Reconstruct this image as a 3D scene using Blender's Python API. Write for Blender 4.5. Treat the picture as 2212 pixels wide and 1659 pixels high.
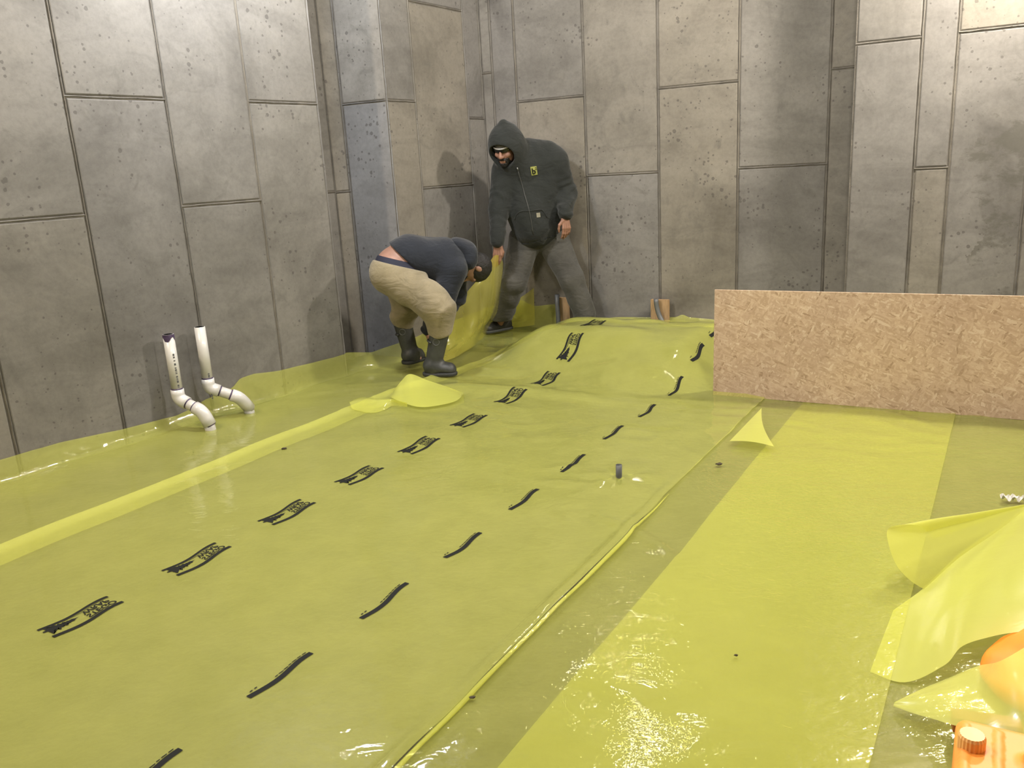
import bpy, bmesh, math, random
import numpy as np
from mathutils import Vector, Matrix

random.seed(7)
rng = np.random.default_rng(11)
scene = bpy.context.scene
C = scene.collection
for o in list(bpy.data.objects):
    bpy.data.objects.remove(o)

# ------------------------------------------------------------------ camera
FPX, CX, CY = 1789.0, 1106.0, 829.5
ROLL, PITCH, EYE = math.radians(3.301), math.radians(14.654), 1.35

def ray(px, py):
    x = (px - CX) / FPX; y = (py - CY) / FPX
    xr = x * math.cos(ROLL) - y * math.sin(ROLL)
    yr = x * math.sin(ROLL) + y * math.cos(ROLL)
    c, s = math.cos(PITCH), math.sin(PITCH)
    return np.array([xr, c - s * yr, -s - c * yr])

def g(px, py, z=0.0):                      # point at height z
    r = ray(px, py); t = (z - EYE) / r[2]
    return r * t + np.array([0, 0, EYE])

def at(px, py, Y):                         # point at depth Y
    r = ray(px, py)
    return r * (Y / r[1]) + np.array([0, 0, EYE])

cam_d = bpy.data.cameras.new('camera'); cam = bpy.data.objects.new('camera', cam_d); C.objects.link(cam)
cam_d.sensor_width = 36.0; cam_d.lens = FPX / 2212 * 36.0; cam_d.clip_start = 0.05; cam_d.clip_end = 100
_o = ray(CX, CY); _r = ray(CX + FPX, CY) - _o; _d = ray(CX, CY + FPX) - _o
cam.matrix_world = Matrix(((_r[0], -_d[0], -_o[0], 0), (_r[1], -_d[1], -_o[1], 0), (_r[2], -_d[2], -_o[2], EYE), (0, 0, 0, 1)))
scene.camera = cam

# ------------------------------------------------------------------ world, lights, exposure
scene.view_settings.view_transform = 'Standard'; scene.view_settings.look = 'None'
scene.view_settings.gamma = 1.0; scene.view_settings.use_curve_mapping = False
scene.view_settings.exposure = 0.06
w = bpy.data.worlds.new('world'); scene.world = w; w.use_nodes = True
w.node_tree.nodes['Background'].inputs[0].default_value = (0.60, 0.62, 0.68, 1)
w.node_tree.nodes['Background'].inputs[1].default_value = 0.03

def lamp(name, loc, watts, col, rad=0.12):
    d = bpy.data.lights.new(name, 'POINT'); d.energy = watts; d.color = col; d.shadow_soft_size = rad
    o = bpy.data.objects.new(name, d); o.location = loc; C.objects.link(o); return o
lamp('hanging_bulb_corner', (-1.15, 4.55, 3.1), 215, (0.95, 0.97, 1.0), 0.12)
lamp('hanging_bulb_near', (-0.2, 1.7, 3.1), 125, (1.0, 0.97, 0.91), 0.14)
lamp('hanging_bulb_right', (3.0, 4.5, 2.95), 400, (1.0, 0.92, 0.80), 0.11)
lamp('hanging_bulb_left', (-2.85, 3.0, 2.95), 235, (1.0, 0.84, 0.62), 0.11)
lamp('hanging_bulb_centre', (1.2, 2.6, 3.1), 195, (1.0, 0.95, 0.86), 0.12)
lamp('added_lamp_back', (0.85, 5.75, 3.2), 38, (1.0, 0.93, 0.84), 0.11)  # added unseen lamp, brightens the top of the back wall
lamp('floor_work_light', (2.1, 1.3, 1.1), 26, (1.0, 0.72, 0.36), 0.10)

# ------------------------------------------------------------------ helpers
def link(name, me, mat=None, parent=None):
    o = bpy.data.objects.new(name, me); C.objects.link(o)
    if mat is not None: me.materials.append(mat)
    if parent is not None: o.parent = parent
    return o

def mesh(name, V, F, smooth=True):
    me = bpy.data.meshes.new(name)
    V = np.asarray(V, dtype=float)
    if isinstance(F, np.ndarray): F = F.tolist()
    me.from_pydata(V.tolist(), [], F); me.update()
    if smooth: me.polygons.foreach_set('use_smooth', [True] * len(me.polygons))
    return me

def empty(name, loc, label, cat, group=None):
    o = bpy.data.objects.new(name, None); C.objects.link(o); o.location = loc
    o['label'] = label; o['category'] = cat
    if group: o['group'] = group
    return o

def tag(o, label, cat, group=None):
    o['label'] = label; o['category'] = cat
    if group: o['group'] = group
    return o

def keep(o, p):                            # parent while vertices stay in world coordinates
    o.parent = p; o.matrix_parent_inverse = Matrix.Translation(-Vector(p.location)); return o

def part(name, me, mat, p):
    return keep(link(name, me, mat), p)

def grid_faces(nu, nv, closed_u=False):
    a = np.arange(nu * nv).reshape(nu, nv)
    if closed_u: a = np.vstack([a, a[:1]])
    q = np.stack([a[:-1, :-1], a[1:, :-1], a[1:, 1:], a[:-1, 1:]], -1).reshape(-1, 4)
    return q

def box_mesh(name, lo, hi, bev=0.0, seg=2):
    bm = bmesh.new(); bmesh.ops.create_cube(bm, size=1)
    for v in bm.verts:
        v.co = Vector([lo[i] + (v.co[i] + .5) * (hi[i] - lo[i]) for i in range(3)])
    if bev: bmesh.ops.bevel(bm, geom=bm.edges[:], offset=bev, segments=seg, affect='EDGES', profile=.7)
    me = bpy.data.meshes.new(name); bm.to_mesh(me); bm.free(); return me

def tube(name, pts, rad, n=20, caps=True):
    pts = [Vector(p) for p in pts]; rad = rad if hasattr(rad, '__len__') else [rad] * len(pts)
    V = []; t0 = (pts[1] - pts[0]).normalized()
    nrm = t0.orthogonal().normalized()
    for i, p in enumerate(pts):
        t = (pts[min(i + 1, len(pts) - 1)] - pts[max(i - 1, 0)]).normalized()
        nrm = (nrm - t * nrm.dot(t)).normalized(); b = t.cross(nrm)
        for k in range(n):
            a = 2 * math.pi * k / n; V.append(p + (nrm * math.cos(a) + b * math.sin(a)) * rad[i])
    F = []
    for i in range(len(pts) - 1):
        for k in range(n):
            F.append((i * n + k, i * n + (k + 1) % n, (i + 1) * n + (k + 1) % n, (i + 1) * n + k))
    if caps: F += [tuple(range(n))[::-1], tuple(range((len(pts) - 1) * n, len(pts) * n))]
    return mesh(name, [tuple(v) for v in V], F)

def hollow_pipe(name, pts, ro, ri, n=24):   # open at the last point: outer wall, rim, inner wall, floor
    pts = [Vector(p) for p in pts]; e = pts[-1]; t = (pts[-1] - pts[-2]).normalized()
    inner = e - t * 0.12
    return tube(name, pts + [e, inner], [ro] * len(pts) + [ri, ri], n)

def bend(pts, r, k=8):                      # round the corners of a polyline
    pts = [Vector(p) for p in pts]; out = [pts[0]]
    for i in range(1, len(pts) - 1):
        a, b, c = pts[i - 1], pts[i], pts[i + 1]
        u = (a - b); v = (c - b); ru = min(r, u.length * .49); rv = min(r, v.length * .49)
        p, q = b + u.normalized() * ru, b + v.normalized() * rv
        for j in range(k + 1):
            t = j / k; out.append(p * (1 - t) ** 2 + b * 2 * t * (1 - t) + q * t * t)
    out.append(pts[-1]); return out

# numpy value noise ------------------------------------------------
_T = rng.random((256, 256)).astype(np.float32)
def vnoise(x, y, seed=0):
    x = np.asarray(x, float) + seed * 17.31; y = np.asarray(y, float) + seed * 9.77
    i = np.floor(x).astype(int); j = np.floor(y).astype(int); fx = x - i; fy = y - j
    fx = fx * fx * fx * (fx * (fx * 6 - 15) + 10); fy = fy * fy * fy * (fy * (fy * 6 - 15) + 10)
    a = _T[i & 255, j & 255]; b = _T[(i + 1) & 255, j & 255]; c = _T[i & 255, (j + 1) & 255]; d = _T[(i + 1) & 255, (j + 1) & 255]
    return (a * (1 - fx) + b * fx) * (1 - fy) + (c * (1 - fx) + d * fx) * fy - .5

def sstep(a, b, x):
    t = np.clip((x - a) / (b - a), 0, 1); return t * t * (3 - 2 * t)

# ------------------------------------------------------------------ node helpers
def newmat(name):
    m = bpy.data.materials.new(name); m.use_nodes = True; nt = m.node_tree; nt.nodes.clear()
    out = nt.nodes.new('ShaderNodeOutputMaterial'); return m, nt, out
def N(nt, typ, **kw):
    n = nt.nodes.new(typ)
    for k, v in kw.items():
        if k.startswith('_'): setattr(n, k[1:], v)
        else:
            n.inputs[int(k[1:]) if k[0] == 'i' and k[1:].isdigit() else k].default_value = v
    return n
def ramp(nt, fac, stops):
    r = nt.nodes.new('ShaderNodeValToRGB'); el = r.color_ramp.elements
    while len(el) < len(stops): el.new(.5)
    for e, (p, c) in zip(el, stops):
        e.position = p; e.color = (*c, 1) if len(c) == 3 else c
    nt.links.new(fac, r.inputs[0]); return r.outputs[0]
def mixc(nt, fac, a, b, mode='MIX'):
    m = nt.nodes.new('ShaderNodeMix'); m.data_type = 'RGBA'; m.blend_type = mode
    for s, v in ((m.inputs[0], fac), (m.inputs[6], a), (m.inputs[7], b)):
        if hasattr(v, 'links'): nt.links.new(v, s)
        else: s.default_value = v if not isinstance(v, tuple) else ((*v, 1) if len(v) == 3 else v)
    return m.outputs[2]
def math_(nt, op, a, b=0.0, c=0.0):
    m = nt.nodes.new('ShaderNodeMath'); m.operation = op
    for s, v in zip(m.inputs, (a, b, c)):
        if hasattr(v, 'links'): nt.links.new(v, s)
        else: s.default_value = v
    return m.outputs[0]
def noise(nt, vec, scale, detail=4, rough=.55, dist=0.0):
    n = N(nt, 'ShaderNodeTexNoise', Scale=scale, Detail=detail, Roughness=rough, Distortion=dist)
    nt.links.new(vec, n.inputs['Vector']); return n.outputs['Fac']
def coords(nt, scale=(1, 1, 1), rot=(0, 0, 0), loc=(0, 0, 0)):
    t = nt.nodes.new('ShaderNodeTexCoord'); m = N(nt, 'ShaderNodeMapping')
    m.inputs['Scale'].default_value = scale; m.inputs['Rotation'].default_value = rot; m.inputs['Location'].default_value = loc
    nt.links.new(t.outputs['Object'], m.inputs['Vector']); return m.outputs['Vector']
def bump(nt, h, strength=.3, dist=.01):
    b = N(nt, 'ShaderNodeBump', Strength=strength, Distance=dist); nt.links.new(h, b.inputs['Height']); return b.outputs['Normal']

def simple(name, col, rough=.6, nscale=0, namp=.15, bstr=0, bscale=60, metal=0, coat=0, spec=.5, aniso=(1, 1, 1), alb=.70):
    col = tuple(c * alb for c in col)
    m, nt, out = newmat(name); p = N(nt, 'ShaderNodeBsdfPrincipled', Roughness=rough, Metallic=metal)
    p.inputs['Coat Weight'].default_value = coat; p.inputs['Specular IOR Level'].default_value = spec
    v = coords(nt, aniso)
    if nscale:
        f = noise(nt, v, nscale, 5)
        lo = tuple(max(0, c * (1 - namp)) for c in col); hi = tuple(min(1, c * (1 + namp)) for c in col)
        nt.links.new(ramp(nt, f, [(.3, lo), (.7, hi)]), p.inputs['Base Color'])
    else: p.inputs['Base Color'].default_value = (*col, 1)
    if bstr: nt.links.new(bump(nt, noise(nt, v, bscale, 4), bstr, .01), p.inputs['Normal'])
    nt.links.new(p.outputs[0], out.inputs[0]); return m

# ------------------------------------------------------------------ materials
def concrete(name, tint=(1, 1, 1), wet=0.0, wetbox=None, dark=.47):
    m, nt, out = newmat(name); p = N(nt, 'ShaderNodeBsdfPrincipled', Roughness=.82)
    p.inputs['Specular IOR Level'].default_value = .3
    v = coords(nt)
    base = noise(nt, v, 1.3, 6, .6, .6)
    c = ramp(nt, base, [(.28, (.235 * dark, .217 * dark, .192 * dark)), (.48, (.35 * dark, .327 * dark, .294 * dark)), (.75, (.44 * dark, .414 * dark, .374 * dark))])
    st = noise(nt, coords(nt, (1.6, 1.6, 4.0), (.45, .5, .2)), .9, 6, .62, 1.8)       # slanting pour streaks
    c = mixc(nt, 1.0, c, ramp(nt, st, [(.34, (.86, .855, .85)), (.52, (1, 1, 1)), (.70, (1.06, 1.055, 1.04))]), 'MULTIPLY')
    fine = noise(nt, v, 38, 4, .7)
    c = mixc(nt, 1.0, c, ramp(nt, fine, [(.3, (.9, .9, .9)), (.6, (1.04, 1.04, 1.04))]), 'MULTIPLY')
    oi = nt.nodes.new('ShaderNodeObjectInfo')
    c = mixc(nt, 1.0, c, ramp(nt, oi.outputs['Random'], [(0, (.90 * tint[0], .91 * tint[1], .96 * tint[2])), (.5, (tint[0], tint[1], tint[2])), (1, (1.07 * tint[0], 1.03 * tint[1], .95 * tint[2]))]), 'MULTIPLY')
    # air holes in clusters
    clus = noise(nt, v, 2.6, 3, .6)
    vo = N(nt, 'ShaderNodeTexVoronoi', Scale=34.0); nt.links.new(v, vo.inputs['Vector'])
    vsep = nt.nodes.new('ShaderNodeSeparateColor'); nt.links.new(vo.outputs['Color'], vsep.inputs[0])
    size = math_(nt, 'MULTIPLY', math_(nt, 'MULTIPLY', math_(nt, 'SUBTRACT', clus, .40), 1.9), math_(nt, 'POWER', vsep.outputs[0], 2.0))
    hole = math_(nt, 'LESS_THAN', math_(nt, 'ADD', vo.outputs['Distance'], math_(nt, 'MULTIPLY', math_(nt, 'SUBTRACT', fine, .5), .35)), size)
    vo2 = N(nt, 'ShaderNodeTexVoronoi', Scale=9.0); nt.links.new(v, vo2.inputs['Vector'])
    hole2 = math_(nt, 'LESS_THAN', math_(nt, 'ADD', vo2.outputs['Distance'], math_(nt, 'MULTIPLY', fine, .10)), math_(nt, 'MULTIPLY', math_(nt, 'SUBTRACT', noise(nt, v, 1.7, 2), .47), .62))
    holes = math_(nt, 'MAXIMUM', hole, math_(nt, 'MULTIPLY', hole2, .65))
    c = mixc(nt, math_(nt, 'MULTIPLY', holes, .55), c, (.055, .050, .045))
    # blotches
    bl = ramp(nt, noise(nt, v, 4.5, 6, .7, 1.5), [(.55, (0, 0, 0)), (.74, (1, 1, 1))])
    c = mixc(nt, math_(nt, 'MULTIPLY', bl, .5), c, (.085, .080, .070))
    rough = .82
    if wet:
        wn = noise(nt, coords(nt, (1.0, 1.0, 1.4), (.5, .6, .3)), 2.0, 9, .74, .25)
        wm = ramp(nt, wn, [(.50, (0, 0, 0)), (.56, (1, 1, 1))])
        sx = nt.nodes.new('ShaderNodeSeparateXYZ'); t = nt.nodes.new('ShaderNodeTexCoord'); nt.links.new(t.outputs['Object'], sx.inputs[0])
        wob = math_(nt, 'MULTIPLY', math_(nt, 'SUBTRACT', noise(nt, v, 3.2, 5, .6), .5), .9)
        lim = math_(nt, 'MULTIPLY', math_(nt, 'GREATER_THAN', math_(nt, 'ADD', sx.outputs[0], wob), wetbox[0]), math_(nt, 'LESS_THAN', math_(nt, 'ADD', sx.outputs[2], wob), wetbox[1]))
        c = mixc(nt, math_(nt, 'MULTIPLY', math_(nt, 'MULTIPLY', wm, lim), wet), c, (.075, .071, .058))
    nt.links.new(c, p.inputs['Base Color'])
    h = math_(nt, 'ADD', math_(nt, 'MULTIPLY', base, .5), math_(nt, 'ADD', math_(nt, 'MULTIPLY', fine, .12), math_(nt, 'MULTIPLY', holes, -.45)))
    nt.links.new(bump(nt, h, .35, .012), p.inputs['Normal'])
    nt.links.new(p.outputs[0], out.inputs[0]); return m

def film(name, opac=.33, trans=.10, col=(.85, .88, .19), tint=(.985, .985, .72), fine=1.0, gl=.04, dirt=.5, crinkle=.45, dimple=.55, plo=.50):
    """thin yellow polyethylene: part scattered back, part scattered through, the rest passes straight"""
    m, nt, out = newmat(name); v = coords(nt)
    b1 = noise(nt, coords(nt, (2.2, 5.0, 3.5), (0, 0, .25)), 2.4, 5, .55, 1.2)
    b2 = N(nt, 'ShaderNodeTexVoronoi', Scale=7.0, _feature='SMOOTH_F1', _distance='EUCLIDEAN')
    wv = nt.nodes.new('ShaderNodeVectorMath'); wv.operation = 'ADD'
    nz = N(nt, 'ShaderNodeTexNoise', Scale=3.5, Detail=3); nt.links.new(v, nz.inputs['Vector'])
    nt.links.new(v, wv.inputs[0]); nt.links.new(nz.outputs['Color'], wv.inputs[1]); nt.links.new(wv.outputs[0], b2.inputs['Vector'])
    b3 = noise(nt, v, 20, 2, .5, 2.2)
    patch = ramp(nt, noise(nt, v, 1.3, 3), [(plo, (.02, .02, .02)), (plo + .16, (1, 1, 1))])
    h = math_(nt, 'ADD', math_(nt, 'MULTIPLY', b1, .6), math_(nt, 'ADD', math_(nt, 'MULTIPLY', math_(nt, 'MULTIPLY', b2.outputs['Distance'], patch), dimple), math_(nt, 'MULTIPLY', math_(nt, 'MULTIPLY', b3, patch), crinkle)))
    nrm = bump(nt, h, .38 * fine, .03)
    sp = N(nt, 'ShaderNodeTexVoronoi', Scale=55.0); nt.links.new(v, sp.inputs['Vector'])
    speck = math_(nt, 'MULTIPLY', math_(nt, 'LESS_THAN', sp.outputs['Distance'], math_(nt, 'MULTIPLY', math_(nt, 'SUBTRACT', noise(nt, v, 2.2, 3), .57), 1.0)), dirt)
    dust = math_(nt, 'MULTIPLY', noise(nt, v, 1.6, 6, .65, .5), .28)
    cc = mixc(nt, dust, col, (.58, .55, .28)); cc = mixc(nt, speck, cc, (.10, .085, .05))
    di = N(nt, 'ShaderNodeBsdfDiffuse'); tr = N(nt, 'ShaderNodeBsdfTranslucent'); tp = N(nt, 'ShaderNodeBsdfTransparent', Color=(*tint, 1))
    gy = N(nt, 'ShaderNodeBsdfGlossy', Roughness=gl); fr = N(nt, 'ShaderNodeLayerWeight', Blend=.5)
    for n_ in (di, tr): nt.links.new(cc, n_.inputs['Color'])
    for n_ in (di, tr, gy, fr): nt.links.new(nrm, n_.inputs['Normal'])
    m1 = N(nt, 'ShaderNodeMixShader'); m1.inputs[0].default_value = trans / (trans + opac)
    nt.links.new(di.outputs[0], m1.inputs[1]); nt.links.new(tr.outputs[0], m1.inputs[2])
    m2 = N(nt, 'ShaderNodeMixShader'); m2.inputs[0].default_value = 1 - opac - trans
    nt.links.new(m1.outputs[0], m2.inputs[1]); nt.links.new(tp.outputs[0], m2.inputs[2])
    m3 = N(nt, 'ShaderNodeMixShader'); nt.links.new(math_(nt, 'MULTIPLY_ADD', math_(nt, 'POWER', fr.outputs['Facing'], 5.0), .9, .042), m3.inputs[0])
    nt.links.new(m2.outputs[0], m3.inputs[1]); nt.links.new(gy.outputs[0], m3.inputs[2])
    nt.links.new(m3.outputs[0], out.inputs[0]); return m

def osb_mat():
    m, nt, out = newmat('oriented_strand_board'); p = N(nt, 'ShaderNodeBsdfPrincipled', Roughness=.7)
    cols = None
    base = (.50, .365, .245)
    hh = None; c = None
    for k, (rot, sc) in enumerate(((.1, 17), (.75, 20), (-.6, 22), (1.35, 24), (-1.1, 27), (.35, 30))):
        t = nt.nodes.new('ShaderNodeTexCoord'); mp = N(nt, 'ShaderNodeMapping', _vector_type='TEXTURE'); mp.inputs['Rotation'].default_value = (0, rot, 0)
        mp.inputs['Scale'].default_value = (1, 1, .26); mp.inputs['Location'].default_value = (k * 3.7, k * 1.3, k * 5.1)
        nt.links.new(t.outputs['Object'], mp.inputs['Vector'])
        dn = N(nt, 'ShaderNodeTexNoise', Scale=9.0, Detail=3); nt.links.new(mp.outputs[0], dn.inputs['Vector'])
        vm = nt.nodes.new('ShaderNodeVectorMath'); vm.operation = 'MULTIPLY_ADD'; vm.inputs[1].default_value = (.10, .10, .10)
        nt.links.new(dn.outputs['Color'], vm.inputs[0]); nt.links.new(mp.outputs[0], vm.inputs[2])
        vo = N(nt, 'ShaderNodeTexVoronoi', Scale=sc); nt.links.new(vm.outputs[0], vo.inputs['Vector'])
        sep = nt.nodes.new('ShaderNodeSeparateColor'); nt.links.new(vo.outputs['Color'], sep.inputs[0])
        lay = ramp(nt, sep.outputs[0], [(.0, (.36, .245, .15)), (.06, (.47, .335, .22)), (.5, (.555, .405, .28)), (.9, (.62, .47, .33)), (1, (.68, .54, .40))])
        if c is None: c = lay
        else: c = mixc(nt, math_(nt, 'GREATER_THAN', sep.outputs[1], .62), c, lay)
    t = nt.nodes.new('ShaderNodeTexCoord')
    big = noise(nt, t.outputs['Object'], 2.2, 3)
    c = mixc(nt, 1.0, c, ramp(nt, big, [(.35, (.92, .90, .90)), (.65, (1.06, 1.05, 1.02))]), 'MULTIPLY')
    gr = noise(nt, coords(nt, (30, 30, 160)), 3, 3)
    c = mixc(nt, 1.0, c, ramp(nt, gr, [(.35, (.70, .69, .68)), (.6, (.80, .80, .80))]), 'MULTIPLY')
    nt.links.new(c, p.inputs['Base Color']); nt.links.new(bump(nt, gr, .12, .003), p.inputs['Normal'])
    nt.links.new(p.outputs[0], out.inputs[0]); return m

M_con = concrete('form_cast_concrete'); M_conc = concrete('form_cast_concrete_bluish', tint=(.95, 1.0, 1.10), dark=.55); M_cong = concrete('form_cast_concrete_damp', wet=.62, wetbox=(2.93, 1.80))
M_seam = simple('seam_grout', (.165, .148, .125), .9, 9, .35, .4, 60)
M_film1 = film('yellow_film_printed', .245, .08, fine=.42, crinkle=.09, dimple=.0, plo=.53)
M_film2 = film('yellow_film_clear', .20, .07, fine=.6, crinkle=.55, dimple=.2, plo=.40)
M_film3 = film('yellow_film_under', .22, .07, fine=.6)
M_film0 = film('yellow_film_edge', .23, .09, fine=.4)
M_flap = film('yellow_film_loose', .36, .18, fine=.15, gl=.22, dirt=.1)
M_print = simple('black_print', (.012, .013, .012), .7, spec=.15)
M_ground = simple('damp_subgrade', (.075, .070, .050), .95, 5, .35, .5, 40)

# ------------------------------------------------------------------ setting: walls
def hd(deg): r = math.radians(deg); return np.array([math.sin(r), math.cos(r)])
def bear(px, py): r = ray(px, py)[:2]; return r / np.linalg.norm(r)
def isect(P, d, Q, e):
    t, k = np.linalg.solve(np.array([d, -e]).T, np.array(Q) - np.array(P)); return np.array(P) + t * d
O2 = np.zeros(2)
HA, HF, HD_ = 36, 117, 34
A0 = g(0, 1040)[:2]; dA, dF, dD = hd(HA), hd(HF), hd(HD_)
V4 = isect(A0, dA, O2, bear(704, 385))
B0 = V4 + np.array([-dA[1], dA[0]]) * .35
I1 = isect(B0, dA, O2, bear(755, 385))
V5 = isect(I1, dF, O2, bear(850, 380))
E0 = isect(V5, dD, O2, bear(1053, 365))
J1 = isect(E0, dF, O2, bear(1835, 340))
nF = np.array([dF[1], -dF[0]])             # towards the room
J2 = isect(J1 + nF * .35, dF, O2, bear(1837, 340))
AB = A0 - dA * 6.5
G1 = J2 + dF * 4.2
TOP = 3.35
BR = G1 - hd(30) * 8.5
BL = AB

def wall(name, P, Q, verts, mat, shift=None, thick=.14):
    """P->Q with the room on the right; verts = list of (u0,u1,[joint heights])"""
    d = (Q - P); L = np.linalg.norm(d); d = d / L; nin = np.array([d[1], -d[0]])
    def pt(u, z, off): q = P + d * u + nin * off; return (q[0], q[1], z)
    b = [pt(0, -.12, -.005), pt(L, -.12, -.005), pt(L, TOP, -.005), pt(0, TOP, -.005), pt(0, -.12, -thick), pt(L, -.12, -thick), pt(L, TOP, -thick), pt(0, TOP, -thick)]
    F = [(0, 3, 2, 1), (4, 5, 6, 7), (0, 1, 5, 4), (3, 7, 6, 2), (0, 4, 7, 3), (1, 2, 6, 5)]
    wo = link(name, mesh(name, b, F, False), M_seam); wo['kind'] = 'structure'
    gp = .0105
    for (u0, u1, js) in verts:
        zs = [-.12] + list(js) + [TOP]
        for z0, z1 in zip(zs[:-1], zs[1:]):
            a0, a1, c0, c1 = u0 + gp, u1 - gp, z0 + (gp if z0 > 0 else 0), z1 - (gp if z1 < TOP else 0)
            pr = random.uniform(-.0012, .0016); cf = .005
            V = [pt(a0, c0, -.005), pt(a1, c0, -.005), pt(a1, c1, -.005), pt(a0, c1, -.005),
                 pt(a0, c0, pr - .003), pt(a1, c0, pr - .003), pt(a1, c1, pr - .003), pt(a0, c1, pr - .003),
                 pt(a0 + cf, c0 + cf, pr), pt(a1 - cf, c0 + cf, pr), pt(a1 - cf, c1 - cf, pr), pt(a0 + cf, c1 - cf, pr)]
            Fp = [(8, 11, 10, 9)]
            for k in range(4):
                n2 = (k + 1) % 4
                Fp += [(k, k + 4, n2 + 4, n2), (k + 4, k + 8, n2 + 8, n2 + 4)]
            link('concrete_panel', mesh('concrete_panel', V, Fp, False), mat, wo)
        # raised fins of grout left between the forms
        def fin(pa, pb, w=.0035, h=.0035):
            nseg = max(4, int(np.hypot(pb[0] - pa[0], pb[1] - pa[1]) / .06)); vv = []
            for i in range(nseg + 1):
                t = i / nseg; u = pa[0] + (pb[0] - pa[0]) * t; z = pa[1] + (pb[1] - pa[1]) * t
                j = random.uniform(-.0015, .0015); hh = h * random.uniform(.3, 1.25); ww = w * random.uniform(.6, 1.4)
                if pa[0] == pb[0]: vv += [pt(u - ww + j, z, -.005), pt(u + j, z, hh), pt(u + ww + j, z, -.005)]
                else: vv += [pt(u, z - ww + j, -.005), pt(u, z + j, hh), pt(u, z + ww + j, -.005)]
            ff = []
            for i in range(nseg):
                ff += [(3 * i, 3 * i + 1, 3 * i + 4, 3 * i + 3), (3 * i + 1, 3 * i + 2, 3 * i + 5, 3 * i + 4)]
            link('joint_fin', mesh('joint_fin', vv, ff, False), mat, wo)
        fin((u1, -.1), (u1, TOP))
        for z in js: fin((u0, z), (u1, z))
    return wo

def uz(px, py, P, Q):                      # wall coordinates of a point seen on the wall
    d = (Q - P); d = d / np.linalg.norm(d); n = np.array([-d[1], d[0], 0]); r = ray(px, py)
    t = n.dot(np.array([P[0], P[1], 0]) - np.array([0, 0, EYE])) / n.dot(r); q = r * t + np.array([0, 0, EYE])
    return (q[:2] - P).dot(d), q[2]
def U(px, py, P, Q): return uz(px, py, P, Q)[0]
def Z(px, py, P, Q): return uz(px, py, P, Q)[1]
def wlen(P, Q): return float(np.linalg.norm(Q - P))

# left wall
LA = wlen(AB, V4); s0 = U(20, 900, AB, V4); s1 = U(178, 425, AB, V4); s2 = U(386, 405, AB, V4); s3 = U(559, 395, AB, V4)
cols = []
pw = s2 - s1; u = s0; k = 0
while u > .05:
    cols.insert(0, (max(0, u - pw), u, [[1.55], [.95], [2.05]][k % 3])); u -= pw; k += 1
cols += [(s0, s1, [Z(92, 472, AB, V4), 2.6]), (s1, s2, [Z(250, 211, AB, V4)]), (s2, s3, [Z(480, 439, AB, V4), 2.75]), (s3, LA, [Z(612, 222, AB, V4)])]
wall('wall_left', AB, V4, cols, M_con)
# recess behind the left wall's end
Vr = V4 + (B0 - V4) / .35 * .03
wall('wall_left_return', Vr, B0, [(0, wlen(Vr, B0), [1.2])], M_con, thick=.02)
um = U(722, 385, B0, I1)
wall('wall_left_recess', B0, I1, [(0, um, [Z(705, 416, B0, I1)]), (um, wlen(B0, I1), [Z(735, 415, B0, I1)])], M_con)
wall('wall_left_pier', I1, V5, [(0, wlen(I1, V5), [Z(793, 221, I1, V5)])], M_conc)
dl = wlen(V5, E0); d1 = U(912, 392, V5, E0); d2 = U(1022, 392, V5, E0)
wall('wall_corner', V5, E0, [(0, d1, [Z(876, 219, V5, E0)]), (d1, d2, [Z(975, 402, V5, E0), 2.55]), (d2, dl, [1.75])], M_con)
f1 = U(1075, 360, E0, J1); f2 = U(1124, 360, E0, J1); f3 = U(1267, 360, E0, J1); f4 = U(1423, 360, E0, J1); f5 = U(1594, 360, E0, J1); f6 = U(1787, 350, E0, J1); Jb = J2 - nF * .35; fl = float((Jb - E0) @ dF)
wall('wall_back', E0, E0 + dF * fl, [(0, f1, [2.1]), (f1, f2, []), (f2, f3, [Z(1191, 214, E0, J1)]), (f3, f4, [Z(1344, 376, E0, J1), 2.7]), (f4, f5, [Z(1511, 183, E0, J1)]),
      (f5, f6, [Z(1691, 359, E0, J1), 2.6]), (f6, fl, [Z(1820, 148, E0, J1)])], M_con)
wall('wall_right_return', Jb, J2 - nF * .02, [(0, .33, [])], M_con, thick=.02)
g1 = U(1977, 320, J2, G1); g2 = U(2052, 320, J2, G1); g3 = g2 + (g1 * 1.12)
gl = [(0, g1, [Z(1919, 88, J2, G1)]), (g1, g2, [Z(2013, 363, J2, G1)]), (g2, g3, [Z(2143, 62, J2, G1)])]
u = g3
while u < 4.2: gl.append((u, min(4.2, u + .6), [1.2 + .5 * (len(gl) % 3)])); u += .6
wall('wall_right', J2, G1, gl, M_cong)
def plain(name, P, Q):
    n = max(1, int(wlen(P, Q) / .75)); L = wlen(P, Q)
    wall(name, P, Q, [(L * i / n, L * (i + 1) / n, [1.1 + .6 * (i % 3)]) for i in range(n)], M_con)
plain('wall_side', G1, BR); plain('wall_behind', BR, BL)
cp = [AB, V4, B0, I1, V5, E0, E0 + dF * fl, G1, BR]
cl = link('ceiling', mesh('ceiling', [(p[0], p[1], TOP) for p in cp] + [(p[0], p[1], TOP + .1) for p in cp],
      [tuple(range(len(cp))), tuple(range(len(cp), 2 * len(cp)))[::-1]], False), simple('ceiling_deck', (.20, .19, .175), .8, 3, .2)); cl['kind'] = 'structure'

# ------------------------------------------------------------------ ground and sheets share one height field in sheet coordinates (s along the roll, t across)
SD = hd(31.5); SP = np.array([SD[1], -SD[0]])
def st_of(p): p = np.asarray(p)[..., :2]; return p @ SD, p @ SP
def xy_of(s, t): s = np.asarray(s)[..., None]; t = np.asarray(t)[..., None]; return s * SD + t * SP
STUB = g(1337, 1047)

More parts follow.
